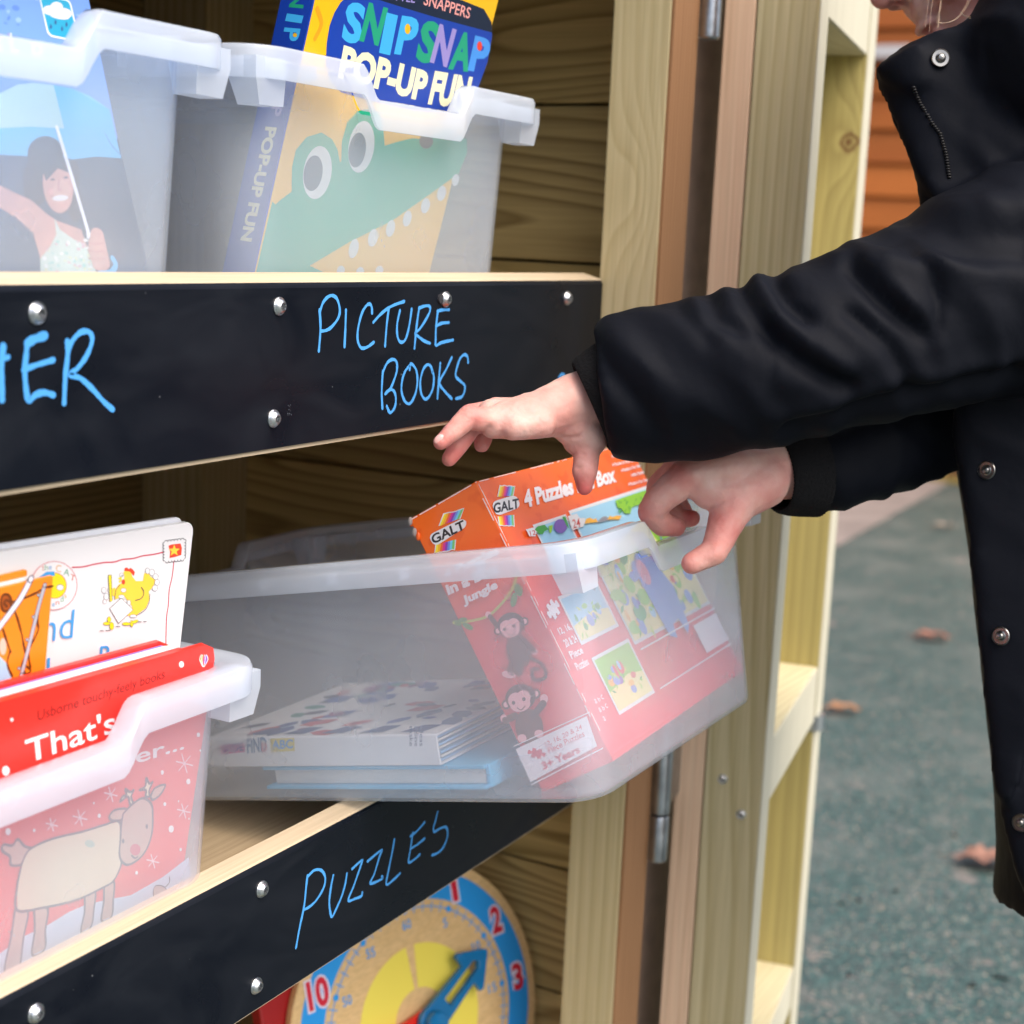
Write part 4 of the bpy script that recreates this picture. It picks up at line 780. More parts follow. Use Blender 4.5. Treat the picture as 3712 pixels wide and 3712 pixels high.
def scene_(u0, v0, u1, v1, n, seed):
    rs = random.Random(seed); w_, h_ = u1 - u0, v1 - v0
    b.poly(PF, [(u0 + .0023, v0 + .0023), (u1 - .0023, v0 + .0023), (u1 - .0023, v0 + h_ * .42), (u0 + w_ * .6, v0 + h_ * .5), (u0 + .0023, v0 + h_ * .38)], SAND)
    for i in range(n):
        u = rs.uniform(u0 + .006, u1 - .012); v = rs.uniform(v0 + .006, v1 - .012)
        k = rs.random()
        if k < .55: leaf(PF, u, v, rs.uniform(.005, .012) if w_ > .1 else rs.uniform(.003, .007), rs.uniform(0, 6.28), rs.choice([FOL, FD, FOL, ink(srgb('#c9dc4a'), .3)]))
        elif k < .8: b.ell(PF, (u, v), rs.uniform(.002, .005), rs.uniform(.002, .005), rs.choice([OH, PUR, BLU, SAND, ink(srgb('#e05a4a'), .3), SKY]), n=12)
        else: b.ell(PF, (u, v), rs.uniform(.003, .008) * w_ / .12, rs.uniform(.003, .006) * w_ / .12, rs.choice([FD, FOL, BLU]), n=14)
def lv(v): return BHT - v
pic(.041, .118, .0915, .155, SKY); pic(.028, .072, .0885, .106, SKY); pic(.032, .022, .0925, .062, FOL)
pic(.0975, .0560, .2455, .1565, SKY); YG = ink(srgb('#dfe394'), .3); b.poly(PF, [(.0998, .0583), (.2432, .0583), (.2432, .128), (.20, .134), (.15, .124), (.0998, .130)], YG); b.poly(PF, [(.20, .134), (.222, .138), (.2432, .128), (.2432, .095), (.215, .105)], FOL)
scene_(.028, .072, .0885, .106, 30, 2); scene_(.032, .022, .0925, .062, 34, 3); scene_(.0975, .056, .2455, .130, 120, 4)
# 24-piece picture top: hills and trees
T = TE_
for c_, pts in ((OH, [(1300, 620), (1310, 585), (1340, 575), (1365, 590), (1385, 580), (1400, 610)]), (HG2, [(1395, 605), (1430, 572), (1455, 565), (1490, 585), (1500, 590), (1400, 615)]), (OH, [(1470, 590), (1485, 562), (1505, 570), (1540, 560), (1575, 560), (1560, 590)])): b.poly(PF, pts, c_, T)
b.poly(PF, [(1530, 448), (1620, 415), (1796, 358), (1812, 385), (1850, 470), (1800, 540), (1770, 560), (1720, 470), (1650, 500), (1640, 545), (1600, 545), (1570, 505), (1545, 500)], FOL, T)
for i in range(26): x = random.uniform(1545, 1785); y = 445 - (x - 1545) * .3 + random.uniform(0, 90); b.poly(PF, [(x, y), (x + 7, y + 4), (x + random.uniform(-14, 4), y + random.uniform(20, 42))], FD, T)
b.poly(PF, [(1172, 566), (1240, 546), (1262, 580), (1300, 578), (1302, 612), (1290, 640), (1205, 672)], WHT, T); b.text(PF, '24', (1212, 660), (1268, 645), (1204, 592), ink(srgb('#c23a2c'), .3), T, .01)
b.poly(PF, [(860, 665), (915, 650), (945, 678), (930, 715), (885, 715)], WHT, T); b.text(PF, '12', (893, 712), (935, 704), (886, 676), ink(srgb('#c23a2c'), .3), T, .01)
b.ell(PF, (1118, 640), 48, 52, PUR, T, -10); b.poly(PF, [(925, 665), (950, 640), (1000, 630), (1030, 665), (1000, 675), (985, 700), (960, 700)], FD, T); b.poly(PF, [(1030, 640), (1060, 630), (1058, 655), (1048, 690), (1036, 690)], FOL, T); b.poly(PF, [(1130, 572), (1155, 566), (1185, 660), (1165, 640)], FD, T)
# blue elephant shape, parrot patch, white label, strips
b.poly(PF, [(.148, .098), (.160, .112), (.176, .112), (.186, .100), (.196, .080), (.190, .050), (.182, .045), (.178, .058), (.166, .056), (.162, .046), (.152, .050), (.150, .075)], BLU); b.ell(PF, (.160, .098), .008, .010, ink(srgb('#e6a0b4'), .3))
b.poly(PF, [(.196, .026), (.244, .026), (.244, .048), (.196, .048)], BWT)
for v in (.0515, .0225): b.stroke(PF, [(.1, v), (.246, v)], .0010, BWT, None, False)
for y, s_ in ((.083, '12, 16,'), (.075, '20 & 24'), (.067, 'Piece'), (.059, 'Puzzles')): b.text(PF, s_, (.006, y), (.024, y), (.006, y + .0052), BWT, None, .02)
def jig(pl, c, r, mat, T=None, rot=0):
    o = []
    for k in range(4):
        a0 = R_(90 * k + rot)
        for t, rr_ in ((-45, 1.0), (-22, .78), (-14, .8), (-17, 1.15), (-10, 1.35), (10, 1.35), (17, 1.15), (14, .8), (22, .78)) if k % 2 == 0 else ((-45, 1.0), (-15, .72), (-16, .5), (0, .38), (16, .5), (15, .72)):
            o.append((c[0] + r * rr_ * math.cos(a0 + R_(t)), c[1] + r * rr_ * math.sin(a0 + R_(t))))
    b.poly(pl, o, mat, T)
jig(PF, (.013, .100), .0075, BWT, None, 15)
for i in range(7): x = 955 + i * 9; b.text(PF, 'abc'[i % 3], (.008 + (i % 3) * .005, .036 - (i // 3) * .006), (.011 + (i % 3) * .005, .036 - (i // 3) * .006), (.008 + (i % 3) * .005, .039 - (i // 3) * .006), BWT)
# narrow side
T = TG
b.text(PS, '4 Puzzles', (300, 690), (575, 560), (288, 645), BWT, T, .05); b.text(PS, 'in a Box', (318, 768), (585, 648), (300, 715), BWT, T, .05); b.text(PS, 'Jungle', (400, 828), (572, 742), (384, 775), BWT, T, .05)
VG = ink(srgb('#b8b83c'), .35); LG = ink(srgb('#4f8a3a'), .35); MB_ = ink(srgb('#5a2a1c'), .35); MF = ink(srgb('#f2b0b4'), .35); MB2 = ink(srgb('#44201a'), .35)
b.stroke(PS, [(345, 905), (430, 895), (520, 868), (600, 790), (640, 730), (665, 650)], .0017, VG, T)
for x, y, a_, c_, r in ((362, 905, 24, 13, 20), (415, 922, 30, 14, 30), (645, 790, 16, 36, 10), (668, 740, 18, 34, -20), (390, 890, 24, 12, -10)): b.ell(PS, (x, y), a_, c_, LG, T, r)
def monkey(cx, cy, k, legs):
    b.stroke(PS, [(cx + 90 * k, cy + 150 * k), (cx + 160 * k, cy + 190 * k), (cx + 175 * k, cy + 250 * k), (cx + 120 * k, cy + 265 * k), (cx + 110 * k, cy + 215 * k), (cx + 140 * k, cy + 210 * k)], .0022 * k, MB2, T) if legs else None
    b.ell(PS, (cx + 42 * k, cy + 120 * k), 62 * k, 82 * k, MB_, T, -10)
    if legs:
        b.stroke(PS, [(cx + 20 * k, cy + 150 * k), (cx + 5 * k, cy + 220 * k)], .0060 * k, MB_, T, False); b.stroke(PS, [(cx + 60 * k, cy + 150 * k), (cx + 40 * k, cy + 225 * k)], .0055 * k, MB2, T, False); b.ell(PS, (cx - 8 * k, cy + 238 * k), 36 * k, 18 * k, MF, T, 10); b.stroke(PS, [(cx + 70 * k, cy + 70 * k), (cx + 115 * k, cy + 115 * k)], .004 * k, MB2, T, False); b.ell(PS, (cx + 122 * k, cy + 122 * k), 16 * k, 18 * k, MF, T); b.stroke(PS, [(cx - 30 * k, cy + 40 * k), (cx - 100 * k, cy - 50 * k)], .0036 * k, MB_, T, False); b.ell(PS, (cx - 110 * k, cy - 62 * k), 15 * k, 16 * k, MF, T)
    else:
        b.stroke(PS, [(cx + 60 * k, cy + 70 * k), (cx + 105 * k, cy + 15 * k)], .004 * k, MB2, T, False); b.ell(PS, (cx + 108 * k, cy - 5 * k), 18 * k, 22 * k, MF, T); b.stroke(PS, [(cx - 20 * k, cy + 70 * k), (cx - 65 * k, cy + 90 * k)], .004 * k, MB_, T, False); b.ell(PS, (cx - 72 * k, cy + 82 * k), 15 * k, 18 * k, MF, T); b.ell(PS, (cx + 10 * k, cy + 170 * k), 20 * k, 18 * k, MF, T); b.ell(PS, (cx + 85 * k, cy + 150 * k), 20 * k, 18 * k, MF, T)
    for dx, dy in ((-62, 20), (72, -28)): b.ell(PS, (cx + dx * k, cy + dy * k), 20 * k, 22 * k, MB_, T); b.ell(PS, (cx + dx * k, cy + dy * k), 11 * k, 13 * k, MF, T)
    b.ell(PS, (cx + 3 * k, cy - 12 * k), 68 * k, 60 * k, MB2, T, -15); b.ell(PS, (cx - 18 * k, cy + 2 * k), 34 * k, 36 * k, MF, T); b.ell(PS, (cx + 16 * k, cy - 10 * k), 32 * k, 34 * k, MF, T); b.ell(PS, (cx + 2 * k, cy + 18 * k), 46 * k, 34 * k, MF, T, -12)
    for dx, dy in ((-28, 12), (18, -4)): b.ell(PS, (cx + dx * k, cy + dy * k), 8 * k, 9 * k, BK, T, n=12)
    b.stroke(PS, [(cx - 12 * k, cy + 34 * k), (cx + 6 * k, cy + 44 * k), (cx + 24 * k, cy + 26 * k)], .0006, MB2, T)
monkey(628, 925, 1.0, True); monkey(676, 1290, 1.12, False)
b.poly(PS, [(655, 1535), (1010, 1370), (1062, 1520), (730, 1700)], BWT, T); b.stroke(PS, [(735, 1712), (1090, 1530)], .0008, BWT, T, False); b.stroke(PS, [(648, 1520), (1025, 1350)], .0006, BWT, T, False)
PKR = ink(srgb('#d8304e'), .3); jig(PS, (760, 1556), 34, PKR, T, 10)
b.text(PS, '12, 16, 20 & 24', (808, 1528), (990, 1438), (800, 1500), PKR, T, .01); b.text(PS, 'Piece Puzzles', (822, 1558), (1002, 1470), (812, 1528), PKR, T, .01); b.text(PS, '3+ Years', (795, 1640), (980, 1552), (782, 1602), PKR, T, .04)
b.build('carton', pz)
b = MB(); GREYC = plain('torn_grey_card', (.34, .30, .28), .95, .1, bump=.8, bscale=300)
for i in range(5): p = bo + by * (BTH + random.uniform(-.002, .0006)) + bz * (BHT - random.uniform(.001, .016)) + bx * random.uniform(-.002, .002); b.ball(p, (.0012, .0016, .0028), GREYC if i % 2 else BXM, 7)
b.build('torn_corner', pz)

# ------------------------------------------------------------------ two books lying in that tray (tray coordinates)
def t4(p): return T4 @ Vector(p)
tx, ty, tz = (T4.to_3x3() @ Vector(v) for v in ((1, 0, 0), (0, 1, 0), (0, 0, 1)))
LBc = plain('pale_blue_cover', srgb('#6cc0e8'), .4); bk = thing('hardback_book', 'pale blue hardback book lying flat under the alphabet book in the pulled-out tray', 'book', tuple(t4((-.05, .2, .004))))
def tb(a, c_, mat, bev=.0006):
    b.frame(T4.translation, tx, ty, tz, a, c_, mat, bev)
b = MB(); tb((-.122, .106, .0048), (.02, .282, .0072), LBc); tb((-.121, .106, .0178), (.02, .284, .0204), LBc); tb((-.118, .104, .005), (.02, .1075, .0202), LBc, .0008); b.build('cover', bk)
b = MB(); tb((-.117, .1080, .0074), (.016, .277, .0176), PAGE); b.build('pages', bk)
bk = thing('alphabet_book', 'white book with coloured letters on its spine lying in the pulled-out tray', 'book', tuple(t4((-.05, .23, .021))))
b = MB(); tb((-.123, .136, .0212), (.045, .328, .0226), WHT); tb((-.123, .136, .0404), (.045, .328, .0418), WHT); tb((-.1246, .136, .0214), (-.1228, .328, .0416), WHT, .0008)
AS = Plane(t4((-.1247, .0, .0)), -ty, tz); T = crop(700, 1900, 1.486)
b.poly(AS, [(148, 1190), (278, 1180), (280, 1228), (152, 1240)], ink(srgb('#d05a9a'), .4), T); b.text(AS, 'SLIDE', (160, 1230), (272, 1222), (158, 1185), ink(srgb('#3a3f8c'), .4), T, .03)
b.text(AS, '-', (122, 1215), (142, 1213), (122, 1206), BK, T, .02); b.text(AS, 'FIND', (292, 1236), (398, 1226), (288, 1155), ink(srgb('#2a6a9c'), .4), T, .03); b.text(AS, 'D', (370, 1226), (400, 1224), (368, 1180), ink(srgb('#d0506a'), .4), T, .04)
b.poly(AS, [(416, 1155), (545, 1150), (548, 1222), (420, 1228)], ink(srgb('#dcc84a'), .4), T); b.text(AS, 'ABC', (424, 1215), (540, 1208), (422, 1165), ink(srgb('#3a8fd0'), .4), T, .04)
for i, s_ in enumerate(('make', 'believe', 'ideas')): b.text(AS, s_, (1165 + i * 28, 1090), (1165 + i * 28, 1195), (1186 + i * 28, 1090), ink(srgb('#3a4f7c'), .4), T)
AT = Plane(t4((0, 0, .0418)), tx, ty)
for i in range(60):
    u = random.uniform(-.115, .035); v = random.uniform(.145, .32); a = random.uniform(0, 3.1); l = random.uniform(.006, .016); c_ = random.choice(['#2c4a8c', '#c03a4c', '#2f8a84', '#3a56a8', '#8a3a78', '#2a3560'])
    b.poly(AT, [(u + l * math.cos(a + t) * s_, v + l * math.sin(a + t) * s_) for t, s_ in ((0, 1), (.9, .6), (2.2, .7), (3.14, 1), (4, .6), (5.4, .7))], ink(srgb(c_), .4))
for i in range(5): b.poly(AT, [(-.118, .150 + i * .032), (-.118, .168 + i * .032), (-.100, .160 + i * .032), (-.100, .146 + i * .032)], ink(srgb('#26407c'), .4))
b.build('cover', bk)
b = MB()
for i in range(7): b.frame(T4.translation, tx, ty, tz, (-.120, .1365 + random.uniform(0, .004), .0230 + i * .0025), (.043, .32, .0230 + i * .0025 + .0014), PAGE if i % 2 else ink(srgb('#8fb4d8'), .5))
b.build('pages', bk)

# ------------------------------------------------------------------ teaching clock on the lowest shelf
CM = Matrix.Translation((1.0149, .613, -.6319)) @ Matrix.Rotation(R_(-18.14), 4, 'Z') @ Matrix.Rotation(R_(-13.69), 4, 'X') @ Matrix.Rotation(R_(-2.31), 4, 'Y')
cx, cy, cz = (CM.to_3x3() @ Vector(v) for v in ((1, 0, 0), (0, 1, 0), (0, 0, 1))); CP = Plane(CM.translation, cx, cz)
ck = thing('learning_clock', 'round wooden teaching clock with blue and red hands, bottom shelf', 'clock', tuple(CM.translation)); RM_ = .09; RO = .128
BIR = wood('birch_face', (.80, .57, .29), (.74, .50, .23), 'X', .5, .4, seed=3, contrast=.5, warp=.4, stain=(.76, .52, .25)); CB = ink(srgb('#2a9cec'), .35); CRD = ink(srgb('#d0203a'), .35); CW = ink(srgb('#e2e0f2'), .35); CYL = ink(srgb('#f0e060'), .35)
def cpt(a, r): return (r * math.sin(R_(a)), r * math.cos(R_(a)))
b = MB(); n = 96
b.loft([[CP.P((r * math.cos(2 * math.pi * k / n), r * math.sin(2 * math.pi * k / n)), w_) for k in range(n)] for r, w_ in ((RO - .001, -.008), (RO, -.007), (RO, -.001), (RO - .001, 0))], BIR)
def ringp(r0, r1, a0, a1, mat):
    k = max(4, int(abs(a1 - a0) / 4)); off = b._off(); vs = [CP.P(cpt(a0 + (a1 - a0) * i / k, r), off) for r in (r0, r1) for i in range(k + 1)]
    b.add(vs, [(k + 1 + i, i, i + 1, k + 2 + i)[::-1] for i in range(k)], mat)
ringp(.0965, .119, 0, 360, CB); ringp(.026, .0615, 4, 176, CYL); ringp(.026, .0615, 184, 356, CYL)
ringp(.0898, .0908, 0, 360, CB)
for i in range(60):
    a = i * 6
    if i % 5 == 0: b.ell(CP, cpt(a, .0903), .0028, .0028, CB, n=14)
    else: b.stroke(CP, [cpt(a, .0865), cpt(a, .0945)], .0009, CB, None, False)
    if i % 5 == 0:
        s_ = str(i or 60); c_ = cpt(a, .079); w_ = .0045 * len(s_); b.text(CP, s_, (c_[0] - w_ / 2, c_[1] - .004), (c_[0] + w_ / 2, c_[1] - .004), (c_[0] - w_ / 2, c_[1] + .004), CB, None, .01)
for h in range(1, 13):
    s_ = str(h); c_ = cpt(h * 30, .1085); w_ = {1: .0115, 2: .020}[len(s_)]; w_ = .006 if h == 1 else w_; hh = .0118
    q_ = ((c_[0] - w_ / 2, c_[1] - hh), (c_[0] + w_ / 2, c_[1] - hh), (c_[0] - w_ / 2, c_[1] + hh))
    ee = .0016; b.text(CP, s_, (q_[0][0] - ee, q_[0][1] - ee), (q_[1][0] + ee, q_[1][1] - ee), (q_[2][0] - ee, q_[2][1] + ee), CW, None, .10); b.text(CP, s_, *q_, CRD, None, .04)
b.build('face', ck)
# hands stand off the face
def off_poly(pts, w0, w1, mat, name, hole=None, bev=.0008):
    bm = bmesh.new(); vs = [bm.verts.new(CP.P(p, w1)) for p in pts]
    if hole:
        hv = [bm.verts.new(CP.P(p, w1)) for p in hole]
        for L_ in (vs, hv):
            for i in range(len(L_)): bm.edges.new((L_[i], L_[(i + 1) % len(L_)]))
        r = bmesh.ops.triangle_fill(bm, use_beauty=True, edges=bm.edges[:]); fs = [f for f in r['geom'] if isinstance(f, bmesh.types.BMFace)]
    else: fs = [bm.faces.new(vs)]
    bmesh.ops.recalc_face_normals(bm, faces=bm.faces[:])
    e = bmesh.ops.extrude_face_region(bm, geom=fs); bmesh.ops.translate(bm, vec=CP.N * (w0 - w1), verts=[v for v in e['geom'] if isinstance(v, bmesh.types.BMVert)])
    bmesh.ops.recalc_face_normals(bm, faces=bm.faces[:])
    me = bpy.data.meshes.new(name); bm.to_mesh(me); bm.free(); me.materials.append(mat); o = bpy.data.objects.new(name, me); COL.objects.link(o); o.parent = ck; o.matrix_parent_inverse = Matrix.Translation(ck.location).inverted()
    md = o.modifiers.new('bevel', 'BEVEL'); md.width = bev; md.segments = 2; md.limit_method = 'ANGLE'; return o
BH = plain('blue_plastic', srgb('#0f6ea8'), .22, .6); RH = plain('red_plastic', srgb('#e0281c'), .25, .6)
def hand(ang, L_, wb, hw, hl, w0, w1, mat, name):
    d = (math.sin(R_(ang)), math.cos(R_(ang))); s_ = (d[1], -d[0]); P_ = lambda a, c: (d[0] * a + s_[0] * c, d[1] * a + s_[1] * c)
    pts = [P_(wb * math.cos(R_(t)) * -1, wb * math.sin(R_(t))) for t in range(-80, 81, 20)]
    pts = pts + [P_(L_ - hl, wb * .72), P_(L_ - hl, hw), P_(L_ - hl * .86, hw * 1.04), P_(L_ - .003, .0035), P_(L_, 0), P_(L_ - .003, -.0035), P_(L_ - hl * .86, -hw * 1.04), P_(L_ - hl, -hw), P_(L_ - hl, -wb * .72)]
    hole = [P_(wb * 1.6, wb * .36), P_(L_ - hl * .62, wb * .36), P_(L_ - hl * .45, 0), P_(L_ - hl * .62, -wb * .36), P_(wb * 1.6, -wb * .36)]
    return off_poly(pts, w0, w1, mat, name, hole)
hand(264, .062, .0100, .0145, .021, .004, .009, RH, 'hour_hand'); hand(60, .078, .0130, .0200, .028, .0105, .016, BH, 'minute_hand')
b = MB(); n = 40; b.loft([[CP.P(((r * (1 + .03 * (k % 2))) * math.cos(2 * math.pi * k / n), (r * (1 + .03 * (k % 2))) * math.sin(2 * math.pi * k / n)), w_) for k in range(n)] for r, w_ in ((.010, .016), (.010, .023), (.0088, .0245), (.003, .025))], BH); b.cyl(CP.P((0, 0), 0), CP.N, .004, .017, BH, 16); b.build('knob', ck, ang=30)
b = MB(); RW = plain('red_painted_wood', srgb('#a00f14'), .4); ra_, rb_ = CP.at(*crop(900, 2900, 1.61)(112, 1300)), CP.at(*crop(900, 2900, 1.61)(262, 1085)); b.frame(CM.translation, cx, cz, CP.N, (ra_[0], -.128, -.022), (-.03, rb_[1] + .035, -.0085), RW, .002); b.frame(CM.translation, cx, cz, CP.N, (-.15, -.139, -.030), (.15, -.1285, .035), RW, .002); b.build('stand', ck)

# ================================================================== PERSON
SKIN = None
def skin_mat():
    m, t, N, L, b = nodes('skin'); at = N.new('ShaderNodeAttribute'); at.attribute_name = 'flush'
    tc = N.new('ShaderNodeTexCoord'); nz = N.new('ShaderNodeTexNoise'); nz.inputs['Scale'].default_value = 38; nz.inputs['Detail'].default_value = 4; L.new(tc.outputs['Object'], nz.inputs['Vector'])
    ad = N.new('ShaderNodeMath'); ad.operation = 'MULTIPLY_ADD'; L.new(nz.outputs[0], ad.inputs[0]); ad.inputs[1].default_value = 1.5; ad.inputs[2].default_value = -.75
    a2 = N.new('ShaderNodeMath'); a2.operation = 'ADD'; a2.use_clamp = True; L.new(ad.outputs[0], a2.inputs[0]); L.new(at.outputs['Fac'], a2.inputs[1])
    cr = N.new('ShaderNodeValToRGB'); e = cr.color_ramp.elements; e[0].color = (.66, .44, .38, 1); e[1].color = (.48, .11, .10, 1); q = e.new(.45); q.color = (.60, .29, .25, 1); L.new(a2.outputs[0], cr.inputs[0]); L.new(cr.outputs[0], b.inputs['Base Color'])
    b.inputs['Roughness'].default_value = .5; b.inputs['Specular IOR Level'].default_value = .35; b.inputs['Subsurface Weight'].default_value = .25; b.inputs['Subsurface Radius'].default_value = (.008, .003, .0015); b.inputs['Subsurface Scale'].default_value = .6
    n2 = N.new('ShaderNodeTexNoise'); n2.inputs['Scale'].default_value = 260; n2.inputs['Detail'].default_value = 4; L.new(tc.outputs['Object'], n2.inputs['Vector']); bp = N.new('ShaderNodeBump'); bp.inputs['Strength'].default_value = .5; bp.inputs['Distance'].default_value = .0011; L.new(n2.outputs[0], bp.inputs['Height']); L.new(bp.outputs[0], b.inputs['Normal'])
    return m
SKIN = skin_mat()
def caps(b, pts, rad, mat, n=14):
    for i in range(len(pts) - 1): b.tube([pts[i], pts[i + 1]], [rad[i], rad[i + 1]], mat, n)
    for p, r in zip(pts, rad): b.ball(p, r, mat, n)
def remesh(b, vox, smooth_it, fac=.5):
    me = bpy.data.meshes.new('tmp'); me.from_pydata(b.v, [], b.f); o = bpy.data.objects.new('tmp', me); COL.objects.link(o)
    md = o.modifiers.new('r', 'REMESH'); md.mode = 'VOXEL'; md.voxel_size = vox; md.adaptivity = 0
    m2 = o.modifiers.new('s', 'SMOOTH'); m2.iterations = smooth_it; m2.factor = fac
    bpy.context.view_layer.update(); dg = bpy.context.evaluated_depsgraph_get(); me2 = bpy.data.meshes.new_from_object(o.evaluated_get(dg)); bpy.data.objects.remove(o)
    return me2
PK_ = thing('person', 'child in a black padded coat reaching into the pulled-out tray', 'person', (1.14, .07, -1))
hc = crop(1540, 1300, 2.76); rc = crop(2280, 1580, 3.01875)
def LP(x, y, z): s_ = hc(x, y); return ray(*s_) * z
def RP_(x, y, z): s_ = rc(x, y); return ray(*s_) * z
flush_pts = []
# left hand (nearer the camera, hovering open above the puzzle box)
hb = MB()
def finger(P, seq, rad):
    pts = [P(*q) for q in seq]; caps(hb, pts, rad, SKIN, 14); flush_pts.extend((pts[i], .65 + .2 * (i == len(pts) - 1)) for i in range(1, len(pts)))
for (kx, ky, kz), r in (((690, 640, .926), .0098), ((665, 600, .938), .0105), ((675, 570, .953), .0105), ((720, 540, .968), .0098)):
    caps(hb, [LP(1950, 330, .966), LP(1520, 450, .955), LP(1250, 530, .951 * .7 + kz * .3), LP(1000, 595, kz * .6 + .945 * .4), LP(kx, ky, kz)], [.0205, .0192, .0158, .0130, r], SKIN, 16)
caps(hb, [LP(1150, 640, .930), LP(880, 680, .924)], [.0098, .0085], SKIN)
finger(LP, ((690, 645, .925), (440, 580, .918), (285, 730, .913), (160, 838, .910)), (.0084, .0071, .0059, .0047))
finger(LP, ((665, 600, .938), (480, 640, .934), (350, 850, .930), (245, 1005, .928)), (.0088, .0070, .0060, .0048))
finger(LP, ((675, 570, .953), (600, 700, .952), (570, 860, .950)), (.0088, .0070, .0052))
finger(LP, ((720, 540, .968), (450, 560, .966), (330, 700, .962), (300, 830, .960)), (.0084, .0068, .0058, .0045))
caps(hb, [LP(1560, 560, .958), LP(1570, 780, .955)], [.0165, .0130], SKIN); caps(hb, [LP(1450, 640, .95), LP(1640, 800, .955)], [.013, .012], SKIN)
finger(LP, ((1620, 820, .955), (1620, 960, .952), (1600, 1130, .950), (1598, 1290, .950)), (.0105, .0080, .0080, .0050))
# right hand gripping the dipped front rim of the tray
for (kx, ky, kz), r in (((640, 440, .985), .0115), ((580, 360, 1.000), .0115), ((620, 330, 1.016), .011), ((720, 320, 1.03), .010)):
    caps(hb, [RP_(1700, 330, 1.01), RP_(1450, 380, 1.005), RP_(1050, 400, kz), RP_(kx, ky, kz)], [.0195, .0185, .0155, r], SKIN, 16)
caps(hb, [RP_(2250, 260, 1.034), RP_(1700, 380, 1.012)], [.0185, .0190], SKIN, 18)
finger(RP_, ((640, 440, .985), (330, 700, .988), (250, 830, .992), (370, 970, 1.000), (520, 1000, 1.004)), (.0118, .0098, .0092, .0080, .0062))
finger(RP_, ((580, 360, 1.000), (340, 560, 1.008), (330, 760, 1.014), (520, 900, 1.018), (690, 905, 1.018)), (.0112, .0092, .0084, .0072, .0056))
finger(RP_, ((620, 330, 1.016), (420, 520, 1.026), (430, 760, 1.032), (600, 900, 1.034)), (.0105, .0088, .0076, .0058))
finger(RP_, ((720, 320, 1.03), (540, 500, 1.042), (520, 700, 1.048), (620, 840, 1.05)), (.0095, .0080, .0068, .0052))
caps(hb, [RP_(1450, 480, 1.0), RP_(1180, 640, .988), RP_(1080, 900, .978)], [.0190, .0175, .0120], SKIN, 16)
caps(hb, [RP_(850, 530, .985), RP_(1050, 640, .985)], [.0130, .0150], SKIN, 16); caps(hb, [RP_(700, 520, .984), RP_(870, 640, .984)], [.0085, .0100], SKIN)
finger(RP_, ((1080, 900, .978), (1010, 1080, .972), (930, 1270, .965), (690, 1395, .9615)), (.0122, .0102, .0086, .0070))
flush_pts = [(p, f) for p, f in flush_pts]
hm = remesh(hb, .0011, 9, .5)
# knuckle creases: shallow grooves pressed in across the joints
import numpy as np
def press(me, segs):
    n = len(me.vertices); co = np.empty(n * 3); me.vertices.foreach_get('co', co); co = co.reshape(-1, 3); no = np.empty(n * 3); me.vertices.foreach_get('normal', no); no = no.reshape(-1, 3)
    for a, c_, sg, am in segs:
        a, c_ = np.array(a), np.array(c_); d = c_ - a; t = np.clip(((co - a) @ d) / (d @ d), 0, 1); q = a + t[:, None] * d; dist2 = ((co - q) ** 2).sum(1)
        co = co + no * (am * 1.3 * np.exp(-dist2 / (2 * sg * sg)))[:, None]
    me.vertices.foreach_set('co', co.ravel()); me.update(); return me
press(hm, [(RP_(470, 850, .975), RP_(300, 865, .978), .0012, -.0016), (RP_(505, 790, .975), RP_(545, 835, .975), .0011, -.0016), (RP_(560, 775, .972), RP_(720, 690, .972), .0012, -.0012), (RP_(820, 750, .968), RP_(890, 900, .966), .0018, -.0016),
           (RP_(300, 560, .975), RP_(430, 450, .975), .0012, -.0010), (RP_(760, 1270, .955), RP_(900, 1215, .955), .0013, -.0010), (LP(1400, 800, .942), LP(1560, 770, .942), .0012, -.0012), (LP(1500, 930, .944), LP(1600, 960, .944), .0009, -.0007), (LP(1480, 1080, .944), LP(1600, 1100, .944), .0009, -.0007),
           (LP(520, 760, .925), LP(640, 700, .917), .0018, -.0012), (LP(760, 480, .93), LP(1000, 380, .94), .0022, .0010), (RP_(700, 420, .975), RP_(1300, 300, .985), .0024, .0010), (RP_(760, 330, .98), RP_(1350, 220, .99), .0022, .0008), (RP_(900, 560, .965), RP_(1150, 420, .975), .0030, -.0009), (RP_(620, 420, .97), RP_(680, 440, .97), .0040, .0009), (RP_(960, 1290, .955), RP_(1010, 1250, .955), .0035, .0008)])
_nv = len(hm.vertices); _c = np.empty(_nv * 3); _n = np.empty(_nv * 3); hm.vertices.foreach_get('co', _c); hm.vertices.foreach_get('normal', _n); _c = _c.reshape(-1, 3); _n = _n.reshape(-1, 3)
_a = np.array([.00022 * noise.noise(Vector(c_) * 160) + .0001 * noise.noise(Vector(c_) * 420) for c_ in _c]); hm.vertices.foreach_set('co', (_c + _n * _a[:, None]).ravel()); hm.update()
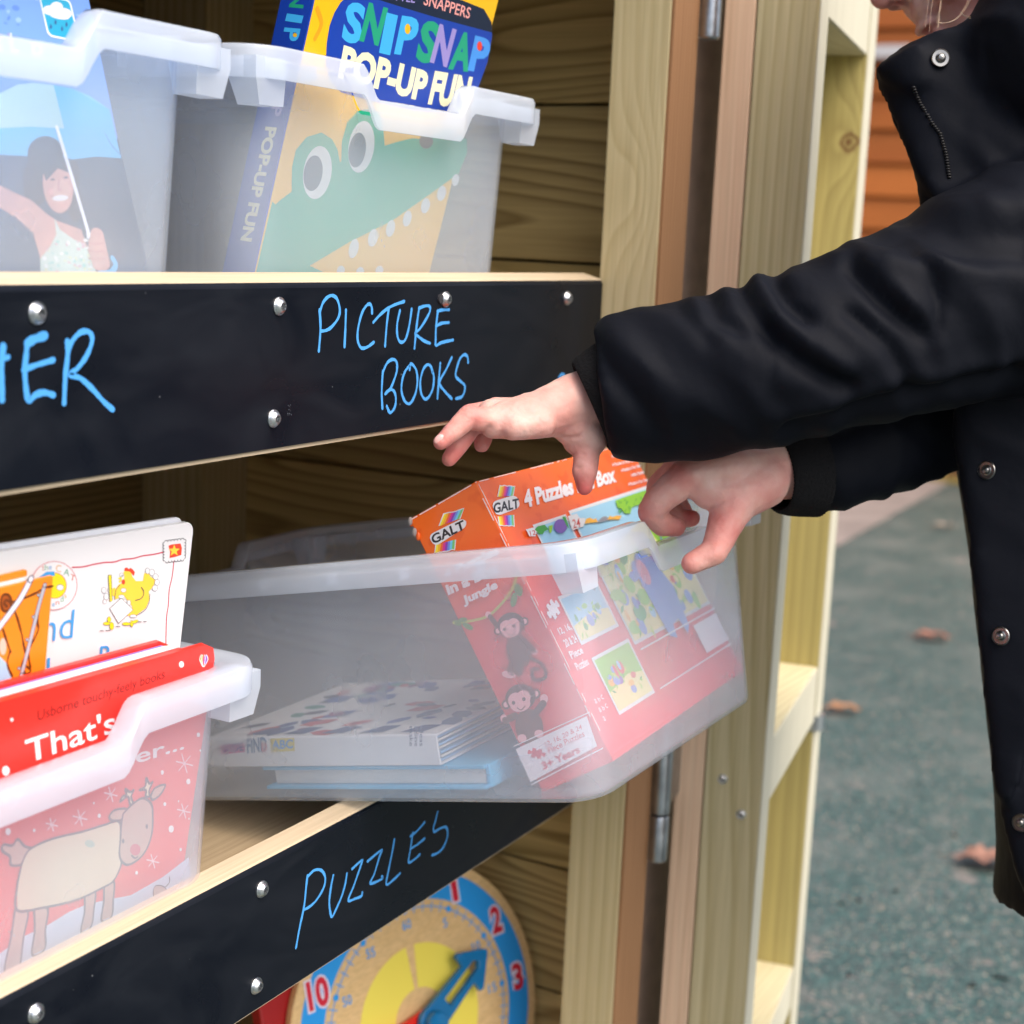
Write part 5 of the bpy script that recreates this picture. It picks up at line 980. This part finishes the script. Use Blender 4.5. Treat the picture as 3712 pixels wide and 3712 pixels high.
# head: looking down to the hands, facing the cabinet
FDv = (RIGHT * -.93 + DOWN * .36 + FWD * .06).normalized(); SDv = -(FWD - FDv * FWD.dot(FDv)).normalized(); UDv = SDv.cross(FDv).normalized()
if UDv.dot(DOWN) > 0: UDv = -UDv
NT = V(1643, 6, 1.085)                 # nose tip
def HP(f, u, s): return NT + FDv * (f - .113) + UDv * (u + .012) + SDv * s
ax = (FDv, UDv, SDv); h = MB()
h.ball(HP(-.012, .050, 0), (.092, .088, .073), SKIN, 32, ax); h.ball(HP(.022, -.005, 0), (.066, .075, .062), SKIN, 32, ax); h.ball(HP(.028, -.045, 0), (.052, .045, .046), SKIN, 24, ax)
h.ball(HP(.066, -.078, 0), (.018, .015, .020), SKIN, 16, ax); h.ball(HP(.055, -.072, 0), (.028, .018, .030), SKIN, 16, ax); h.ball(HP(.074, .045, 0), (.020, .030, .050), SKIN, 16, ax)
caps(h, [HP(.080, .030, 0), HP(.093, .008, 0), HP(.1030, -.010, 0)], [.0065, .0075, .0100], SKIN, 14)
for s_ in (-1, 1):
    h.ball(HP(.0925, -.0165, .0095 * s_), (.0095, .0075, .0068), SKIN, 14, ax); h.ball(HP(.060, -.015, .030 * s_), (.026, .026, .022), SKIN, 18, ax); h.ball(HP(.020, -.030, .042 * s_), (.035, .032, .018), SKIN, 18, ax)
    h.ball(HP(-.012, .006, .069 * s_), (.016, .026, .008), SKIN, 16, ax); h.ball(HP(.068, .018, .030 * s_), (.014, .011, .015), SKIN, 14, ax)
h.ball(HP(.0790, -.0300, 0), (.0115, .0125, .020), SKIN, 16, ax); h.ball(HP(.0835, -.0420, 0), (.0085, .0048, .0165), SKIN, 14, ax); h.ball(HP(.0800, -.0520, 0), (.0090, .0055, .0150), SKIN, 14, ax)
caps(h, [HP(-.025, -.04, 0), V(2060, 380, 1.1)], [.048, .052], SKIN, 20)
hd = remesh(h, .0017, 8, .5)
press(hd, [(HP(.0955, -.0235, .0085 * s_), HP(.0990, -.0235, .0055 * s_), .0028, -.0050) for s_ in (-1, 1)] + [(HP(.0840, -.0165, .0165 * s_), HP(.0870, -.024, .0140 * s_), .0022, -.0022) for s_ in (-1, 1)] + [(HP(.086, -.047, -.02), HP(.086, -.047, .02), .0016, -.0026)] + [(HP(.09, .018, .022 * s_), HP(.085, .018, .036 * s_), .007, -.003) for s_ in (-1, 1)])
# trunk, arms and legs under the clothes
tb_ = MB(); HIP = V(2222, 1760, 1.1); CH = V(2140, 700, 1.1); SHN = V(2160, 420, 1.0); SHF = V(2090, 450, 1.18)
caps(tb_, [V(2060, 380, 1.1), CH, V(2190, 1200, 1.1), HIP], [.05, .088, .082, .092], SKIN, 20)
ELN = V(1720, 620, .935); ELF = V(1790, 800, 1.10)
caps(tb_, [SHN, ELN, LP(1950, 330, .966)], [.036, .031, .0205], SKIN, 16); caps(tb_, [SHF, ELF, RP_(2200, 260, 1.034)], [.036, .029, .0185], SKIN, 16)
FEET = []
for s_, off in ((-1, Vector((-.02, -.055, 0))), (1, Vector((.02, .055, 0)))):
    hp = HIP + off + RIGHT * .055; ft = Vector((hp.x, hp.y, -1.0053)) + RIGHT * .03 + off * .3; kn = (hp + ft) / 2 + Vector((-.02, .0, .0)); FEET.append((hp, kn, ft)); caps(tb_, [hp, kn, ft], [.062, .045, .030], SKIN, 16)
tm = remesh(tb_, .006, 3, .5)
bmj = bmesh.new(); 
for me in (hm, hd, tm): bmj.from_mesh(me)
me = bpy.data.meshes.new('body'); bmj.to_mesh(me); bmj.free(); me.materials.append(SKIN); me.polygons.foreach_set('use_smooth', [True] * len(me.polygons)); me.polygons.foreach_set('material_index', [0] * len(me.polygons))
n = len(me.vertices); co = np.empty(n * 3); me.vertices.foreach_get('co', co); co = co.reshape(-1, 3); fl = np.full(n, .30)
for p, f in flush_pts: d2 = ((co - np.array(p)) ** 2).sum(1); fl = np.maximum(fl, f * np.exp(-d2 / (2 * .013 ** 2)))
for p, f, s_ in ((HP(.1, -.012, 0), .62, .012), (HP(.05, -.02, -.045), .45, .022), (HP(.05, -.02, .045), .45, .022), (HP(.083, -.047, 0), .8, .010), (LP(1400, 700, .94), .42, .014), (RP_(560, 430, .975), .55, .010)):
    d2 = ((co - np.array(p)) ** 2).sum(1); fl = np.maximum(fl, f * np.exp(-d2 / (2 * s_ ** 2)))
at = me.attributes.new('flush', 'FLOAT', 'POINT'); at.data.foreach_set('value', fl)
body = bpy.data.objects.new('body', me); COL.objects.link(body); body.parent = PK_; body.matrix_parent_inverse = Matrix.Translation(PK_.location).inverted()
NL = plain('fingernail', (.66, .36, .33), .25, .6)
b = MB(); b.ball(LP(142, 806, .9068), (.0036, .0024, .0010), NL, 14, ((LP(90, 860, .91) - LP(160, 790, .91)).normalized(), -FWD.cross((LP(90, 860, .91) - LP(160, 790, .91)).normalized()), -FWD)); b.build('fingernail', PK_, smooth=True); EY = plain('eye_white', (.75, .73, .70), .1); IR = plain('eye_blue', (.08, .14, .2), .1)
for s_ in (-1, 1): b = MB(); b.ball(HP(.0695, .0170, .031 * s_), .0115, EY, 16); b.ball(HP(.0790, .0155, .0315 * s_), .0046, IR, 12); b.build('eye', PK_, smooth=True)
# blonde hair
HRM = plain('blonde_hair', (.55, .38, .20), .45, .5, var=.4, vscale=90)
b = MB(); 
for i in range(16):
    for j in range(5):
        pass
b.ball(HP(-.022, .058, 0), (.094, .092, .080), HRM, 40, ax); b.ball(HP(-.060, -.010, 0), (.050, .080, .060), HRM, 24, ax)
hmx = remesh(b, .004, 3); hmx.materials.append(HRM); hmx.polygons.foreach_set('use_smooth', [True] * len(hmx.polygons))
_nn = [v.normal.copy() for v in hmx.vertices]
for v, nv_ in zip(hmx.vertices, _nn): v.co += nv_ * (.003 * noise.noise(Vector((v.co.dot(SDv) * 150, v.co.dot(UDv) * 18, v.co.dot(FDv) * 60))))
ho = bpy.data.objects.new('hair', hmx); COL.objects.link(ho); ho.parent = PK_; ho.matrix_parent_inverse = Matrix.Translation(PK_.location).inverted()
b = MB(); fc = crop(3050, 0, 2.918); HS = plain('hair_strand', (.50, .36, .24), .35, .6)
def strand(pts, z0, z1, r=.00010):
    q_ = [ray(*fc(*p)) * (z0 + (z1 - z0) * i / (len(pts) - 1)) for i, p in enumerate(pts)]
    o = []
    for i in range(len(q_) - 1):
        p0, p1, p2, p3 = q_[max(i - 1, 0)], q_[i], q_[i + 1], q_[min(i + 2, len(q_) - 1)]
        for k in range(5): t = k / 5; o.append(.5 * (2 * p1 + (p2 - p0) * t + (2 * p0 - 5 * p1 + 4 * p2 - p3) * t * t + (3 * p1 - p0 - 3 * p2 + p3) * t ** 3))
    o.append(q_[-1]); b.tube(o, [r] * (len(o) - 1) + [r * .3], HS, 5)
for i in range(3): d = i * 16; strand([(1380 + d, -120), (1330 + d * .8, 20), (1255 + d * .6, 150), (1180 + d * .3, 215 + i * 2), (1080, 245 - i), (1000 + i * 9, 235 - i * 3)], 1.0, 1.0, .00009)
for i in range(2): strand([(1060 - i * 8, 80), (1020, 150), (1010 + i * 6, 210), (1040 + i * 15, 250)], .995, 1.0, .00008)
for i in range(3): strand([(1255, 120), (1300, 160 + i * 6), (1370, 178 + i * 10)], .995, .985, .00008)
for i in range(5): x = random.uniform(905, 1060); strand([(x + 40, -150), (x + 8, 30), (x - 10, 180), (x - 22, 330 + random.uniform(-30, 30))], 1.012, 1.004, .00007)
b.build('hair_strands', PK_, smooth=True)

# ------------------------------------------------------------------ padded coat
def coat_mat():
    m, t, N, L, b = nodes('black_coat_fabric'); b.inputs['Base Color'].default_value = (.0045, .0055, .0090, 1); b.inputs['Roughness'].default_value = .62; b.inputs['Specular IOR Level'].default_value = .07
    b.inputs['Sheen Weight'].default_value = 0
    tc = N.new('ShaderNodeTexCoord'); n1 = N.new('ShaderNodeTexNoise'); n1.inputs['Scale'].default_value = 1400; L.new(tc.outputs['Object'], n1.inputs['Vector']); n2 = N.new('ShaderNodeTexNoise'); n2.inputs['Scale'].default_value = 40; n2.inputs['Detail'].default_value = 3; n2.inputs['Distortion'].default_value = .4; L.new(tc.outputs['Object'], n2.inputs['Vector'])
    b1 = N.new('ShaderNodeBump'); b1.inputs['Strength'].default_value = .12; b1.inputs['Distance'].default_value = .0004; L.new(n1.outputs[0], b1.inputs['Height'])
    b2 = N.new('ShaderNodeBump'); b2.inputs['Strength'].default_value = .26; b2.inputs['Distance'].default_value = .003; L.new(n2.outputs[0], b2.inputs['Height']); L.new(b1.outputs[0], b2.inputs['Normal']); L.new(b2.outputs[0], b.inputs['Normal']); return m
COAT = coat_mat(); KNIT = plain('black_knit', (.006, .006, .007), .9, .2, bump=1, bscale=500)
j = MB()
def ltube(pts, rad, n=28, flat=None):
    P_ = [V(*p) for p in pts]; j.tube(P_, rad, COAT, n, 1.0 if flat is None else flat); j.ball(P_[0], rad[0], COAT, 20) if False else None
near = [(1137, 740, .952), (1165, 736, .951), (1215, 726, .950), (1290, 716, .947), (1400, 698, .943), (1500, 676, .940), (1610, 640, .938), (1730, 600, .945), (1850, 560, .962), (2000, 500, .985), (2150, 430, 1.01), (2260, 420, 1.04)]
ltube(near, [.0405, .0440, .0462, .0480, .0495, .0505, .0525, .0575, .066, .074, .080, .070])
far = [(1496, 896, 1.020), (1525, 888, 1.024), (1590, 866, 1.034), (1660, 836, 1.055), (1760, 790, 1.08), (1900, 700, 1.12), (2060, 560, 1.16), (2140, 470, 1.18)]
ltube(far, [.0245, .0295, .0325, .0355, .0400, .052, .066, .066])
tor = [(2225, 1735, 1.1), (2232, 1600, 1.1), (2222, 1400, 1.1), (2205, 1200, 1.1), (2180, 1000, 1.1), (2150, 800, 1.1), (2110, 600, 1.1), (2040, 430, 1.1), (1990, 340, 1.1)]
ltube(tor, [.1255, .1265, .1275, .1275, .1275, .1270, .124, .108, .085], 48)
# hood bunched behind the head and shoulder yoke
j.ball(V(2020, 105, 1.00), (.070, .066, .060), COAT, 24, (RIGHT, DOWN, FWD)); j.ball(V(2120, 250, 1.06), (.085, .080, .110), COAT, 24, (RIGHT, DOWN, FWD)); j.ball(V(1960, 330, 1.03), (.060, .060, .060), COAT, 24, (RIGHT, DOWN, FWD)); j.ball(V(2060, 60, 1.12), (.075, .060, .090), COAT, 24, (RIGHT, DOWN, FWD)); j.ball(V(1880, 300, 1.02), (.050, .055, .045), COAT, 24, (RIGHT, DOWN, FWD))
# standing collar: near and far panels as thick curved sheets
def sheet(top, bot, th, n=10):
    rows = []
    for a_, c_ in zip(top, bot):
        rows.append([V(*[a_[i] + (c_[i] - a_[i]) * t / n for i in range(3)]) for t in range(n + 1)])
    m_, k = len(rows), n + 1; vs = [p - FWD * th / 2 for r in rows for p in r] + [p + FWD * th / 2 for r in rows for p in r]; N_ = m_ * k; fs = []
    for i in range(m_ - 1):
        for q_ in range(k - 1): a_ = i * k + q_; fs += [(a_, a_ + 1, a_ + k + 1, a_ + k), (N_ + a_, N_ + a_ + k, N_ + a_ + k + 1, N_ + a_ + 1)]
    for i in range(m_ - 1):
        a_ = i * k; fs += [(a_, a_ + k, N_ + a_ + k, N_ + a_)]; a_ = i * k + k - 1; fs += [(a_, N_ + a_, N_ + a_ + k, a_ + k)]
    for q_ in range(k - 1): fs += [(q_, N_ + q_, N_ + q_ + 1, q_ + 1)]; a_ = (m_ - 1) * k + q_; fs += [(a_, a_ + 1, N_ + a_ + 1, N_ + a_)]
    j.add(vs, fs, COAT)
sheet([(1650, 125, 1.035), (1680, 104, 1.020), (1712, 84, 1.010), (1740, 68, 1.004), (1768, 56, 1.000), (1805, 50, .998), (1845, 18, 1.0), (1890, -30, 1.01)],
      [(1652, 140, 1.035), (1676, 200, 1.020), (1700, 255, 1.008), (1722, 305, 1.000), (1745, 352, .995), (1790, 400, .990), (1860, 420, .985), (1960, 420, .985)], .012)
sheet([(1662, 135, 1.05), (1700, 110, 1.07), (1745, 95, 1.10), (1800, 80, 1.13), (1880, 60, 1.16)], [(1690, 225, 1.04), (1745, 345, 1.05), (1790, 420, 1.08), (1850, 480, 1.12), (1950, 500, 1.16)], .012)
# turned-down corner of the collar
sheet([(1649, 128, 1.018), (1680, 108, 1.006), (1712, 90, .998), (1740, 82, .994), (1752, 100, .993)], [(1651, 134, 1.018), (1672, 150, 1.008), (1700, 168, .999), (1730, 170, .994), (1750, 150, .993)], .007, 5)
# front opening edge (placket) hanging below the arms
sheet([(1722, 300, 1.01), (1760, 460, 1.01), (1800, 700, 1.01), (1802, 815, 1.012), (1826, 1000, 1.012), (1846, 1200, 1.012), (1866, 1380, 1.012), (1880, 1500, 1.012)], [(1960, 400, 1.0), (1980, 500, 1.0), (1960, 700, .998), (1960, 815, .998), (1960, 1000, .998), (1960, 1200, .998), (1955, 1380, .998), (1900, 1520, 1.010)], .011)
sheet([(1880, 1440, 1.022), (1888, 1530, 1.022), (1903, 1600, 1.022), (1918, 1655, 1.022), (1932, 1690, 1.024)], [(2010, 1440, 1.005), (2010, 1530, 1.005), (2010, 1600, 1.005), (2010, 1665, 1.005), (2010, 1730, 1.008)], .011)
cm = remesh(j, .0036, 7, .5)
n = len(cm.vertices); co = np.empty(n * 3); cm.vertices.foreach_get('co', co); co = co.reshape(-1, 3); no = np.empty(n * 3); cm.vertices.foreach_get('normal', no); no = no.reshape(-1, 3)
Rn = np.array([list(RIGHT), list(DOWN), list(FWD)]); q = co @ Rn.T; px = (1856 + FPX * q[:, 0] / q[:, 2]) * .520474; py = (1856 + FPX * q[:, 1] / q[:, 2]) * .520474; facing = np.clip(-(no @ Rn[2]) * 1.5 + .35, 0, 1)
disp = np.zeros(n)
for i in range(n):
    s_, t, d = q[i, 0], q[i, 1], q[i, 2]
    a_ = (s_ + t) * .707; c_ = (s_ - t) * .707                     # folds run down to the right
    r1 = noise.noise(Vector((a_ * 11, c_ * 36, d * 14))); r2 = noise.noise(Vector((a_ * 34 + 5, c_ * 95, d * 34))); r3 = noise.noise(Vector((s_ * 16, t * 7, d * 16 + 9)))
    low = min(1, max(0, (py[i] - 780) / 150)) if px[i] > 1780 else 0
    disp[i] = ((1 - abs(r1) * 2.0) * .0035 - .0014 + r2 * .0015) * (1 - low * .8) + r3 * .003
cl = 1 / (1 + np.exp(-(px - 1205) / 12)); disp *= (.35 + .65 * cl)
colz = (px < 1850) & (py < 380); disp[colz] *= .45
jc = crop(2100, 900, 1.1985)
def vp(x, y): s_ = jc(x, y); return s_[0] * .520474, s_[1] * .520474
creases = [([(700, 150), (745, 235), (800, 340), (870, 410), (960, 490), (1080, 560), (1170, 600)], 9, -.0085), ([(770, 150), (830, 260), (900, 340), (1000, 420), (1150, 510)], 12, .0050), ([(850, 150), (905, 240), (985, 300)], 8, -.0070), ([(1190, 70), (1290, 170), (1420, 300), (1515, 380)], 9, -.0080), ([(1245, 60), (1330, 150), (1440, 250)], 9, .0050),
           ([(570, 200), (600, 310), (690, 350)], 9, -.0060), ([(60, 430), (150, 560), (250, 680), (340, 800)], 11, -.0045), ([(130, 330), (280, 500), (420, 700)], 14, .0030), ([(1180, 280), (1350, 420), (1430, 590)], 9, -.0060), ([(1430, 0), (1530, 100), (1570, 240), (1560, 340)], 6, -.0045), ([(800, 220), (845, 430), (825, 560)], 4, -.0025),
           ([(900, 790), (1100, 730), (1400, 640), (1900, 540)], 9, -.0070), ([(880, 735), (1100, 690), (1400, 585), (1900, 500)], 11, .0035), ([(1240, -170), (1400, -130), (1650, -80), (1932, -60)], 12, -.0070), ([(1150, -90), (1400, -60), (1650, 0), (1932, 30)], 12, -.0070), ([(1300, -220), (1600, -200), (1932, -160)], 14, .005), ([(430, 210), (470, 300), (560, 400)], 9, -.004), ([(1350, 60), (1500, 60), (1800, 120)], 11, .004)]
nearm = (q[:, 2] < 1.03) & (px < 1960) & (facing > .05)
for pts, sg, am in creases:
    P_ = np.array([vp(*p) for p in pts]); best = np.full(n, 1e9)
    for a_, c_ in zip(P_[:-1], P_[1:]):
        d = c_ - a_; t = np.clip(((px - a_[0]) * d[0] + (py - a_[1]) * d[1]) / (d @ d), 0, 1); best = np.minimum(best, (px - a_[0] - t * d[0]) ** 2 + (py - a_[1] - t * d[1]) ** 2)
    disp += np.where(nearm, am * np.exp(-best / (2 * (sg * 1.35) ** 2)) * facing, 0)
co = co + no * disp[:, None]; cm.vertices.foreach_set('co', co.ravel()); cm.update(); cm.materials.append(COAT); cm.polygons.foreach_set('use_smooth', [True] * len(cm.polygons)); cm.polygons.foreach_set('material_index', [0] * len(cm.polygons))
jo = bpy.data.objects.new('coat', cm); COL.objects.link(jo); jo.parent = PK_; jo.matrix_parent_inverse = Matrix.Translation(PK_.location).inverted()
md = jo.modifiers.new('smooth', 'SMOOTH'); md.iterations = 3; md.factor = .5
# ribbed knit cuffs
def cuff(c0, c1, r0, r1, up):
    b = MB(); a_, e_ = V(*c0), V(*c1); d = (e_ - a_).normalized(); u_ = (-DOWN - d * (-DOWN).dot(d)).normalized(); w_ = d.cross(u_); n = 120
    rg = []
    for t, f in ((1, 1.04), (.6, 1.05), (.25, 1.04), (.04, 1.0), (0, .96), (.03, .90), (.4, .88)):
        r = r0 + (r1 - r0) * t; rg.append([a_ + (e_ - a_) * t + (u_ * math.cos(2 * math.pi * k / n) * up + w_ * math.sin(2 * math.pi * k / n)) * (r * f + (.0006 if k % 2 else 0)) for k in range(n)])
    b.loft(rg, KNIT, cap=False); b.build('cuff', PK_, smooth=True)
cuff((1114, 768, .9520), (1190, 735, .9515), .0250, .0290, 1.16); cuff((1462, 894, 1.0105), (1530, 884, 1.020), .0236, .0280, 1.08)
# press studs and zip
def stud_(c, r, nrm=None):
    b = MB(); c = V(*c); nrm = (nrm or -FWD).normalized(); a_ = nrm.orthogonal().normalized(); b_ = nrm.cross(a_); n = 48; SVM = plain('dark_nickel', (.20, .20, .195), .3, .5, 1.0)
    pr = [(1, 0), (1.0, .0010), (.93, .0015), (.85, .0009), (.55, .0008), (.45, .0012), (.40, .0026), (.30, .0034), (.12, .0037), (.02, .0038)]
    b.loft([[c + nrm * h_ + (a_ * math.cos(2 * math.pi * k / n) + b_ * math.sin(2 * math.pi * k / n)) * r * f * (1 + (.035 * (k % 2) if .5 < f < .9 else 0)) for k in range(n)] for f, h_ in pr], SVM); b.build('press_stud', PK_, ang=25)
def surf(vx, vy, near_=.9):        # first hit of the coat along the line of sight
    d = ray(vx / .520474, vy / .520474); m_ = (np.abs(px - vx) < 7) & (np.abs(py - vy) < 7)
    return float(q[m_, 2].min()) if m_.any() else 1.0
for vx, vy in ((1774, 110), (1862, 887), (1889, 1200), (1927, 1552)): stud_((vx, vy, surf(vx, vy) - .0015), .0060, -FWD if vx < 1800 else (-FWD * .75 - RIGHT * .65))
b = MB(); ZT = plain('zip_teeth', (.008, .008, .009), .4, .25); zp = [(1724, 165), (1735, 193), (1747, 212), (1760, 234), (1774, 252), (1785, 290), (1792, 340)]
for i in range(36):
    t = i / 36; sL = [math.dist(zp[k_], zp[k_ + 1]) for k_ in range(len(zp) - 1)]; t *= sum(sL); k = 0
    while t > sL[k]: t -= sL[k]; k += 1
    f = t / sL[k]; x = zp[k][0] * (1 - f) + zp[k + 1][0] * f; y = zp[k][1] * (1 - f) + zp[k + 1][1] * f; b.ball(V(x, y, surf(x, y) - .0005), (.0016, .0010, .0012), ZT, 7, (RIGHT, DOWN, FWD))
b.build('zip', PK_, smooth=True)
# trousers and shoes (below the frame)
TRS = plain('navy_trousers', (.012, .014, .022), .85, .2, bump=.4, bscale=500); b = MB()
caps(b, [HIP + Vector((0, 0, .06)), HIP + RIGHT * .02], [.09, .108], TRS, 20)
for hp, kn, ft in FEET: caps(b, [hp, kn, ft + Vector((0, 0, .03))], [.078, .058, .046], TRS, 18)
tmm = remesh(b, .006, 4); tmm.materials.append(TRS); tmm.polygons.foreach_set('use_smooth', [True] * len(tmm.polygons)); to = bpy.data.objects.new('trousers', tmm); COL.objects.link(to); to.parent = PK_; to.matrix_parent_inverse = Matrix.Translation(PK_.location).inverted()
FD2 = Vector((FDv.x, FDv.y, 0)).normalized()
for hp, kn, ft in FEET:
    b = MB(); g0 = Vector((ft.x, ft.y, -1.0323)); sx = FD2.cross(Vector((0, 0, 1))); SH = plain('black_shoe', (.02, .02, .022), .45)
    b.ball(g0 + FD2 * .075, (.075, .040, .034), SH, 20, (FD2, sx, Vector((0, 0, 1)))); b.ball(g0 + Vector((0, 0, .018)), (.048, .040, .050), SH, 20, (FD2, sx, Vector((0, 0, 1))))
    b.frame(g0, FD2, sx, Vector((0, 0, 1)), (-.048, -.036, -.043), (.145, .036, -.026), SH, .012); b.build('shoe', PK_, ang=50)

# ================================================================== FALLEN LEAVES
def leaf_(label, px_, py_, size, rot, col, lobed, grp='fallen leaves on the green ground'):
    r = ray(px_, py_); c = r * (-.992 / r.z); b = MB(); m_ = plain('dry_leaf_%d' % px_, col, .75, .3, var=.45, vscale=70, bump=.5, bscale=150)
    n = 26; pts = []
    for i in range(n + 1):
        t = i / n; w_ = math.sin(math.pi * min(1, t * 1.02)) ** .75 * (.24 if lobed else .25); w_ *= (1 + (.20 * math.sin(t * 37) if lobed else .06 * math.sin(t * 40))) if .06 < t < .94 else 1
        pts.append((t - .5, w_))
    ca, sa = math.cos(rot), math.sin(rot); top = []; bot = []; mid = []
    def Wd(x, y, z): return Vector((c.x + (x * ca - y * sa) * size, c.y + (x * sa + y * ca) * size, c.z + z * size))
    vs = []; fs = []
    for x, w_ in pts:
        cz_ = .05 * math.cos(x * 5) + .03 * math.sin(x * 17)
        for k, y in enumerate((-w_, -w_ * .5, 0, w_ * .5, w_)): vs.append(Wd(x, y, .055 + cz_ * .5 + abs(y) * .30 * (1 + .6 * math.sin(x * 13 + k)) ))
    m2 = len(vs)
    for i in range(n):
        for k in range(4): a_ = i * 5 + k; fs.append((a_, a_ + 5, a_ + 6, a_ + 1))
    vs2 = [v - Vector((0, 0, .0006)) for v in vs]; fs += [tuple(m2 + k for k in f[::-1]) for f in fs[:]]
    b.add(vs + vs2, fs, m_); b.tube([Wd(-.5, 0, .06), Wd(-.62, .02, .03), Wd(-.72, .06, .01)], [.0009, .0008, .0006], m_, 6); b.tube([Wd(-.5, 0, .075), Wd(0, 0, .11), Wd(.48, 0, .07)], [.0009, .0007, .0003], m_, 6)
    return tag(b.build('fallen_leaf', ang=60), label, 'leaf', grp)
leaf_('curled pinkish brown oak leaf on the green ground beside the coat hem', 3590, 3130, .120, -1.25, (.30, .155, .11), True)
leaf_('orange brown leaf on the green ground against the pale door frame', 3055, 2575, .085, -1.1, (.36, .18, .09), False)
leaf_('thin reddish leaf lying flat halfway along the green ground', 3380, 2314, .105, -1.1, (.28, .12, .08), False)
leaf_('small pale leaf farthest away on the green ground', 3425, 1912, .10, -1.1, (.36, .29, .23), True)
b = MB(); GRM = plain('dark_crumbs', (.012, .022, .02), .8)
for x, y in ((3250, 3230), (3053, 3277), (3118, 3263), (3080, 3535), (3528, 3572), (3615, 3540), (3640, 3548), (3465, 3030)):
    r = ray(x, y); c = r * (-.998 / r.z)
    for k in range(3): b.ball(c + Vector((random.uniform(-.004, .004), random.uniform(-.004, .004), .0005)), (random.uniform(.002, .005), random.uniform(.002, .004), .0022), GRM, 7)
o = b.build('rubber_crumbs', smooth=True); o['label'] = 'scattered dark rubber crumbs on the green ground'; o['category'] = 'crumbs'; o['kind'] = 'stuff'

# the child, the pulled-out tray and what stands in it share one depth scale: the tray rests on lip and shelf
KS = .93
for o in (PK_, tray4, pz, bpy.data.objects['hardback_book'], bpy.data.objects['alphabet_book']):
    o.location = o.location * KS; o.scale = (KS,) * 3
